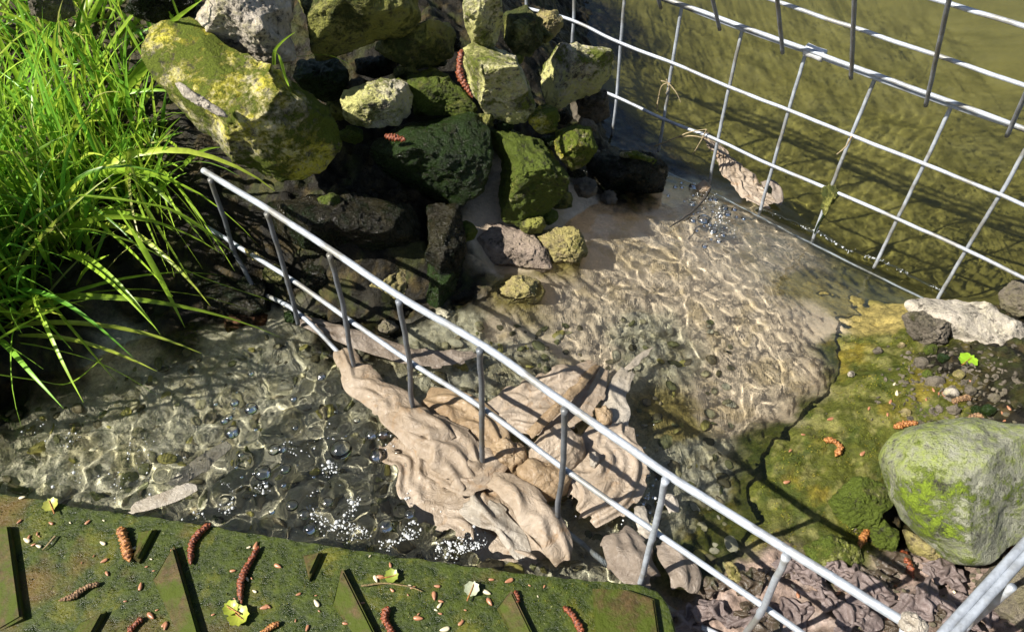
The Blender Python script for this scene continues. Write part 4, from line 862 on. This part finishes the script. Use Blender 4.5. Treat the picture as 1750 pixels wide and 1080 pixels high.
def leaf(label, px, py, z, r, az, seed, c=(.42,.48,.08), cat='leaf', curl=.25):
    C = at(px, py, z); n = 26; rings = 7; ax = np.array([math.cos(az), math.sin(az), 0]); ay = np.array([-math.sin(az), math.cos(az), 0]); V = [C]; 
    for k in range(1, rings):
        q = k/(rings-1)
        for i in range(n):
            a = 2*math.pi*i/n; R = r*(1+.10*math.cos(9*a)*(q > .9)+.12*math.cos(a)-.18*math.cos(2*a)*.6)*(1 if abs(a-math.pi) > .2 else .8)
            x, y = R*q*math.cos(a), R*q*math.sin(a)*.85
            zz = r*(curl*(x*x+y*y*1.2)/(r*r)+.07*math.cos(14*a)*q+.10*abs(math.sin(a))*q)
            V.append(C+ax*x+ay*y+np.array([0, 0, zz]))
    F = [(0, 1+i, 1+(i+1) % n) for i in range(n)]
    for k in range(rings-2):
        for i in range(n): a = 1+k*n; F.append((a+i, a+n+i, a+n+(i+1) % n, a+(i+1) % n))
    V = np.array(V); 
    e = empty('small_leaf', C, label, cat)
    nv = len(V); Vb = V-[0, 0, .0003]; F2 = F+[tuple(x+nv for x in f[::-1]) for f in F]
    mesh('leaf_blade', np.vstack([V, Vb]), F2, leaf_mat('young_leaf', c, .35, True), e, caus=False)
    v, f = tube_data(smoothpath([C-ax*r*1.5+[0, 0, .001], C+[0, 0, .0006], C+ax*r*.9+[0, 0, r*curl*.8]], 12), np.linspace(.0006, .0002, 12), 6)
    mesh('leaf_stalk', v, f, m_cat2, e, caus=False); return e
leaf('crinkled yellow green leaf on the plate edge at the far left', 88, 864, PZ+.003, .0058, 2.2, 1, (.45,.46,.10))
leaf('yellow green leaf under the foot of the long dark catkin', 407, 1052, PZ+.003, .0075, -.6, 2, (.42,.46,.06))
leaf('half unfolded green leaf left of the one under the catkin', 396, 1040, PZ+.004, .0055, 2.6, 7, (.42,.48,.06))
leaf('bright green leaf lying below the pale slab', 1653, 617, float(hit(1653, 617)[2])+.004, .0085, .6, 3, (.30,.50,.03), curl=.1)
leaf('torn pale green leaf on the plate left of the right rib', 668, 985, PZ+.003, .0052, .2, 4, (.30,.36,.06))
leaf('folded white green leaf on the plate near the right end', 806, 1008, PZ+.003, .0055, 1.2, 5, (.55,.58,.40))
m_twig = rock_mat('dry_twig', (.42,.31,.16), (.3,.22,.1), (.2,.2,.1), mossy=0, pits=.1, seed=150)
m_root = rock_mat('pale_root', (.50,.40,.24), (.45,.35,.2), (.2,.2,.1), mossy=0, pits=.1, seed=151)
def twig(label, paths, r, mat, cat='twig', name='dry_twig'):
    ps = []
    for k, p in enumerate(paths):
        P = smoothpath([np.array(q) for q in p], 26); P = P+.0006*np.c_[fbm(P, 60, 2), fbm(P, 60, 2, .5, 3), fbm(P, 60, 2, .5, 5)]; ps.append(tube_data(P, np.linspace(r, r*.45, 26)*(1 if k == 0 else .75), 8))
    V, F = join(ps); return prop(mesh(name, V, F, mat), label, cat)
def onF(x, y, d=0): return onplane(x, y, OF-NF*d, NF)
twig('thin straw lying across the plate beside the second rusty rib', [[at(618,1000,PZ+.003),at(655,996,PZ+.004),at(690,1000,PZ+.003),at(722,1010,PZ+.002)]], .0007, m_twig)
twig('green pine needle on the plate at the left', [[at(95,915,PZ+.002),at(82,929,PZ+.003),at(72,940,PZ+.002)]], .0009, m_twig)
twig('forked dry root hair hung on the far mesh upright', [[onF(1122,190,.006),onF(1126,165,.006),onF(1132,147,.007),onF(1146,142,.006)],[onF(1130,139,.006),onF(1142,143,.007),onF(1155,158,.008),onF(1163,176,.009)],[onF(1140,136,.006),onF(1143,150,.007),onF(1137,160,.006)]], .0011, m_root)
twig('forked grey twig resting on the lower wire of the far mesh', [[onF(1119,250,.02),onF(1150,238,.014),onF(1178,226,.008),onF(1207,221,.004)],[onF(1207,221,.004),onF(1196,244,.008),onF(1184,265,.012)],[onF(1160,235,.01),onF(1185,232,.006),onF(1215,241,.004)]], .0012, m_root)
twig('dark curved stem leaning from the waterline to the beige apron', [[at(1212,325,.02),at(1200,345,.035),at(1175,368,.05),at(1145,388,.065)]], .0017, rock_mat('dark_stem', (.08,.07,.06), (.08,.07,.06), (.05,.05,.03), mossy=0, seed=160))
twig('pointed straw stuck to a crossing of the far mesh', [[onF(1455,233,.005),onF(1445,250,.006),onF(1430,264,.008)]], .0011, m_root)
V, F, C = shape([(1405,322),(1418,315),(1432,324),(1430,338),(1418,352),(1412,368),(1404,352),(1408,338)], .073, .006, 401, facets=0, rough=.2, fine=.06)
prop(mesh('weed_clump', V, F, m_olive), 'dripping clump of green weed hung on a crossing of the far mesh', 'weed')
twig('dark stalk hanging from the weed clump into the pond', [[onF(1418,345,.004),onF(1408,368,.004),onF(1398,385,.005),onF(1392,400,.005)]], .0022, m_dmoss, 'stalk', 'weed_stalk')
for i, (x, y, z) in enumerate([(435,432,0),(445,438,0),(425,428,0)]):
    pass
V, F, C = shape([(418,425),(430,428),(450,440),(456,450),(440,447),(425,438)], float(nnode('S', 0)[2]), .004, 402, facets=0, rough=.2, fine=.06)
prop(mesh('weed_clump', V, F, m_ochre), 'yellow weed wrapped on the middle wire at the left end of the near mesh', 'weed')
V, F, C = shape([(1540,1060),(1552,1050),(1570,1052),(1582,1064),(1576,1080),(1552,1080),(1540,1072)], float(SO[2]), .006, 403, facets=0, rough=.1, fine=.06)
prop(mesh('rag_bundle', V, F, m_rag2), 'white ragged wad on the cage corner at the bottom right', 'rag', 'rags and wipes caught in the mesh')
# bud scales scattered on plate and bank
t = MT('bud_scale'); n = t.noise(200, 3, .6); m_bud = t.set(t.mix(n, (.16, .05, .03), (.48, .24, .12)), .35)
t = MT('pale_scale'); n = t.noise(200, 3, .6); m_bud2 = t.set(t.mix(n, (.40, .33, .18), (.70, .62, .45)), .4)
rs = np.random.RandomState(77)
D3, F3 = ICO3
def scale_obj(C, L, az, mat, lab, grp):
    a, b = math.cos(az), math.sin(az); q = D3.copy(); q[:, 0] *= L; wdt = L*.45*(1-.35*D3[:, 0]); q[:, 1] *= wdt; q[:, 2] = np.where(q[:, 2] > 0, q[:, 2]*L*.42, q[:, 2]*L*.1)+L*.12*D3[:, 0]**2
    V = np.c_[q[:, 0]*a-q[:, 1]*b, q[:, 0]*b+q[:, 1]*a, q[:, 2]]+C
    prop(mesh('bud_scale', V, F3, mat), lab, 'bud scale', grp)
BUDS = [(38,850),(33,891),(66,933),(120,893),(150,892),(177,889),(160,950),(178,958),(183,980),(258,955),(250,968),(262,975),(46,923),(214,1027),(268,1042),(258,1052),(283,1070),(425,935),(437,932),(398,975),(430,988),(435,1010),(475,967),(458,1036),(510,1015),(540,1017),(505,1060),(525,1073),(590,1065),(632,950),(667,965),(650,985),(670,1008),(697,1016),(700,1000),(715,1056),(745,1042),(752,1048),(795,1042),(790,1060),(840,990),(832,1012),(870,992),(905,1000),(930,1002),(742,1018),(350,905),(228,938),(760,1075),(620,1030),(655,1060)]
BUDS += [(rs.uniform(0, 1000), 0) for _ in range(30)]
for x, y in BUDS:
    if y == 0: y = 870+x*.14+rs.uniform(5, 1070-(870+x*.14)) if 1070-(870+x*.14) > 10 else 1060
    if not (0 < x < 1100): continue
    big = rs.rand() < .55
    scale_obj(at(x, y, PZ+.0008), rs.uniform(.0018, .0036) if big else rs.uniform(.0009, .0017), rs.uniform(0, 6.28), m_bud if rs.rand() < .72 else m_bud2, 'tiny brown bud scale fallen on the algae covered plate', 'bud scales strewn on the ribbed plate')
for _ in range(60):
    x, y = rs.uniform(1330, 1740), rs.uniform(600, 1070)
    P = hit(x, y)
    if P[2] < .07: continue
    scale_obj(P+[0, 0, .0008], rs.uniform(.0014, .0034), rs.uniform(0, 6.28), m_bud if rs.rand() < .8 else m_bud2, 'tiny brown bud scale fallen on the right bank', 'bud scales strewn on the right bank')
# gravel on the bed
rs = np.random.RandomState(9); gp = []; gc = []
for _ in range(900):
    x, y = (rs.uniform(-50, 1250), rs.uniform(560, 1000)); P = at(x, y, .06); zz = gz(P[0], P[1]); P = at(x, y, zz)
    if zz > .082 or zz < .02: continue
    r = rs.uniform(.002, .0055)*(1.6 if rs.rand() < .12 else 1); A = rs.normal(size=(3, 3))*.18+np.diag([1, .8, .5]); a = rs.uniform(0, 6.28)
    Rz = np.array([[math.cos(a), -math.sin(a), 0], [math.sin(a), math.cos(a), 0], [0, 0, 1]])
    d = ICO3[0]*(1+.18*pn(ICO3[0]*1.3+rs.rand()*90))[:, None]; gp.append(((d@A.T@Rz.T)*r+P+[0, 0, r*.1], F3))
    c = [(.30,.27,.16),(.18,.15,.09),(.38,.35,.26),(.10,.085,.04),(.34,.30,.08),(.13,.13,.05)][rs.randint(6)]; gc.append(np.tile(np.array(c)*rs.uniform(.7, 1.1), (len(d), 1)))
V, F = join(gp); t = MT('bed_gravel'); n = t.noise(250, 5, .7); mg = t.set(t.mix(1, t.attr().outputs['Color'], t.ramp(n, [(.3, (.6,.6,.6)), (.7, (1.3,1.3,1.2))]), 'MULTIPLY'), .7, t.bump(n, .5, .001))
prop(mesh('gravel', V, F, mg, colors=np.vstack(gc)), 'mottled gravel on the bed of the clear stream', kind='stuff')
# ------------------------------------------------------------------ bubbles
t = MT('bubble_film')
fr = t.n.new('ShaderNodeFresnel'); fr.inputs[0].default_value = 1.8
tr = t.n.new('ShaderNodeBsdfTransparent'); gl = t.n.new('ShaderNodeBsdfGlossy'); gl.inputs['Roughness'].default_value = .10
ms = t.n.new('ShaderNodeMixShader'); t.L(fr.outputs[0], ms.inputs[0]); t.L(tr.outputs[0], ms.inputs[1]); t.L(gl.outputs[0], ms.inputs[2]); t.L(ms.outputs[0], t.out.inputs[0]); m_bub = t.m
bm_ = bmesh.new(); bmesh.ops.create_icosphere(bm_, subdivisions=4, radius=1); D4 = np.array([v.co[:] for v in bm_.verts]); F4 = [tuple(v.index for v in f.verts) for f in bm_.faces]; bm_.free()
bub_me = None
def bubble(x, y, r, grp='bubbles floating on the churning stream', lab='clear round bubble floating on the churning water left of the near mesh'):
    global bub_me
    P = whit(x, y)
    if bub_me is None:
        V = D4.copy(); V[:, 2] = np.where(V[:, 2] > 0, V[:, 2]*.8, V[:, 2]*.25); bub_me = bpy.data.meshes.new('bubble'); bub_me.from_pydata(V.tolist(), [], F4); bub_me.polygons.foreach_set('use_smooth', [True]*len(F4)); bub_me.materials.append(m_bub)
    o = bpy.data.objects.new('bubble', bub_me); COL.objects.link(o); o.location = V3(P+[0, 0, .0012]); o.scale = (r, r, r); prop(o, lab, 'bubble', grp)
rs = np.random.RandomState(3)
for x, y, r in [(550,645,.0042),(583,770,.0095),(470,770,.0055),(635,745,.005),(655,743,.0052),(488,803,.005),(450,810,.007),(505,732,.003),(548,648,.003),(645,780,.007),(500,865,.005),(520,880,.0045),(430,700,.006),(398,740,.0065),(402,690,.004),(660,900,.006),(530,905,.005),(560,860,.005),(700,880,.004),(610,720,.003),(575,705,.0025),(430,640,.003),(680,775,.0035),(385,720,.004)]:
    bubble(x, y, r)
for _ in range(40):
    x, y = rs.normal(560, 110), rs.normal(800, 70)
    if rs.rand() < .3: x, y = rs.normal(415, 22), rs.uniform(650, 870)
    if y > 860+.12*(x-100)+0: continue
    bubble(x, y, rs.gamma(1.6, .0007)+.0005)
for _ in range(40):
    bubble(rs.normal(1210, 30), rs.normal(368, 22), rs.gamma(2, .0008)+.0006, 'bubbles below the far mesh', 'clear bubble in the fizzing water under the far mesh rag')
for _ in range(26):
    bubble(rs.normal(1090, 14), rs.normal(840, 40), rs.gamma(2, .0008)+.0006, 'bubbles among the rags', 'clear bubble beside the long pale strip of cloth')

# fizz: tiny bubbles nobody could count
rs = np.random.RandomState(31); D2 = ICO3[0]; bm_ = bmesh.new(); bmesh.ops.create_icosphere(bm_, subdivisions=2, radius=1); D2 = np.array([v.co[:] for v in bm_.verts]); F2_ = [tuple(v.index for v in f.verts) for f in bm_.faces]; bm_.free()
fz = []
RAFT = [(405,690,14,26),(412,760,16,30),(430,840,22,18),(520,880,40,10),(620,905,40,10),(700,925,36,9),(350,868,30,7),(160,770,30,12),(585,790,20,14),(640,870,26,12),(790,940,30,8),(480,800,18,16)]
for _ in range(5200):
    q = rs.rand()
    if q < .45: x, y = rs.normal(600, 150), rs.normal(840, 60)
    elif q < .6: x, y = rs.normal(410, 22), rs.uniform(640, 860)
    elif q < .72: x, y = rs.normal(1215, 35), rs.normal(365, 26)
    elif q < .8: x, y = rs.normal(1090, 14), rs.normal(840, 45)
    elif q < .9: x, y = rs.normal(150, 90), rs.normal(790, 40)
    else: x, y = rs.normal(820, 60), rs.normal(900, 25)
    if rs.rand() < .5: a_ = RAFT[rs.randint(len(RAFT))]; x, y = rs.normal(a_[0], a_[2]), rs.normal(a_[1], a_[3])
    if y > 845+.155*x or pn(np.array([[x*.021, y*.021, 4.4]]))[0] < .22: continue
    P = whit(x, y); r = .00022+rs.gamma(1.1, .00024); fz.append((D2*r+P+[0, 0, .0012], F2_))
t = MT('froth'); t.set((.78,.80,.80), .15, Transmission_Weight=.45, IOR=1.33, Specular_IOR_Level=.9)
V, F = join(fz); prop(mesh('fizz', V, F, t.m, caus=False), 'fizz of tiny air bubbles on the churning stream', kind='stuff')

fz = []
for _ in range(260):
    q = rs.uniform(0, 5.99); i = int(q); c0, c1 = cw[i], cw[i+1]; p = c0+(c1-c0)*(q-i)+rs.normal(size=2)*.0016; r = .0002+rs.gamma(1.1, .00022)
    if pn(np.array([[p[0]*60, p[1]*60, 2.2]]))[0] < -.05: continue
    fz.append((D2*r+np.array([p[0], p[1], .0058]), F2_))
V, F = join(fz); prop(mesh('froth', V, F, t.m, caus=False), 'white froth on the little wave along the far mesh foot', kind='stuff')

def _ins(x, y):
    for poly, k in RIBS:
        c_ = False; n_ = len(poly)
        for i in range(n_):
            (x1, y1), (x2, y2) = poly[i], poly[(i+1) % n_]
            if (y1 > y) != (y2 > y) and x < (x2-x1)*(y-y1)/(y2-y1)+x1: c_ = not c_
        if c_: return True
    return False
# moss cushions: tiny blades on the wet bank, the plate and in the rock gaps
rs = np.random.RandomState(91); mp = []; mcol = []
def tuft(P, h, col):
    for _ in range(3):
        a = rs.uniform(0, 6.28); d = np.array([math.cos(a), math.sin(a), 0]); l = np.array([rs.normal(0, .4), rs.normal(0, .4), 1.]); l /= np.linalg.norm(l); w = h*.17
        b = P+d*h*.2; mp.append((np.array([b-d*w, b+d*w, b+l*h*rs.uniform(.7, 1.2)]), [(0, 1, 2)])); mcol.append(np.tile(col*rs.uniform(.6, 1.3), (3, 1)))
cand = np.array([at(rs.uniform(1190, 1740), rs.uniform(500, 1010), .08)[:2] for _ in range(15000)]); zw_ = zone_w(cand)
cl = fbm(np.c_[cand, 0*cand[:, 0]], 55, 3, .5, 8)
for (x, y), w_, q in zip(cand, zw_, cl):
    if w_[1] < .55 or q < .02: continue
    z = gz(x, y)
    if z < wz(x, y)+.003: continue
    tuft(np.array([x, y, z-.0003]), rs.uniform(.0010, .0026), np.array([.13, .15, .012]) if rs.rand() < .6 else np.array([.22, .19, .02]))
for _ in range(7000):
    x, y = rs.uniform(0, 1130), rs.uniform(845, 1080)
    if y < 852+.145*x: continue
    P = at(x, y, PZ)
    if fbm(P[None]*[1, 1, 0], 38, 3, .5, 19)[0] < .12 or _ins(x, y): continue
    tuft(P, rs.uniform(.0007, .0017), np.array([.08, .11, .008]) if rs.rand() < .7 else np.array([.17, .17, .02]))
V, F = join(mp); t = MT('moss_leaf'); t.set(t.attr().outputs['Color'], .6)
prop(mesh('moss', V, F, t.m, caus=False, colors=np.vstack(mcol), smooth=False), 'tiny green moss shoots on the wet bank and the plate', kind='stuff')
# crumbs of dark soil and rotten leaf on the right bank
cp_ = []
for _ in range(900):
    x, y = rs.normal(1640, 60), rs.normal(670, 60)
    if rs.rand() < .35: x, y = rs.uniform(1460, 1740), rs.uniform(900, 1075)
    P = hit(x, y)
    if P[2] < .07 or P[2] > .13: continue
    r = rs.uniform(.0006, .0024); A = rs.normal(size=(3, 3))*.3+np.diag([1, .7, .4]); cp_.append((D2@A.T*r+P+[0, 0, r*.2], F2_))
V, F = join(cp_); prop(mesh('soil_crumbs', V, F, m_brown, caus=False), 'crumbs of dark soil and rotten leaf on the right bank', kind='stuff')
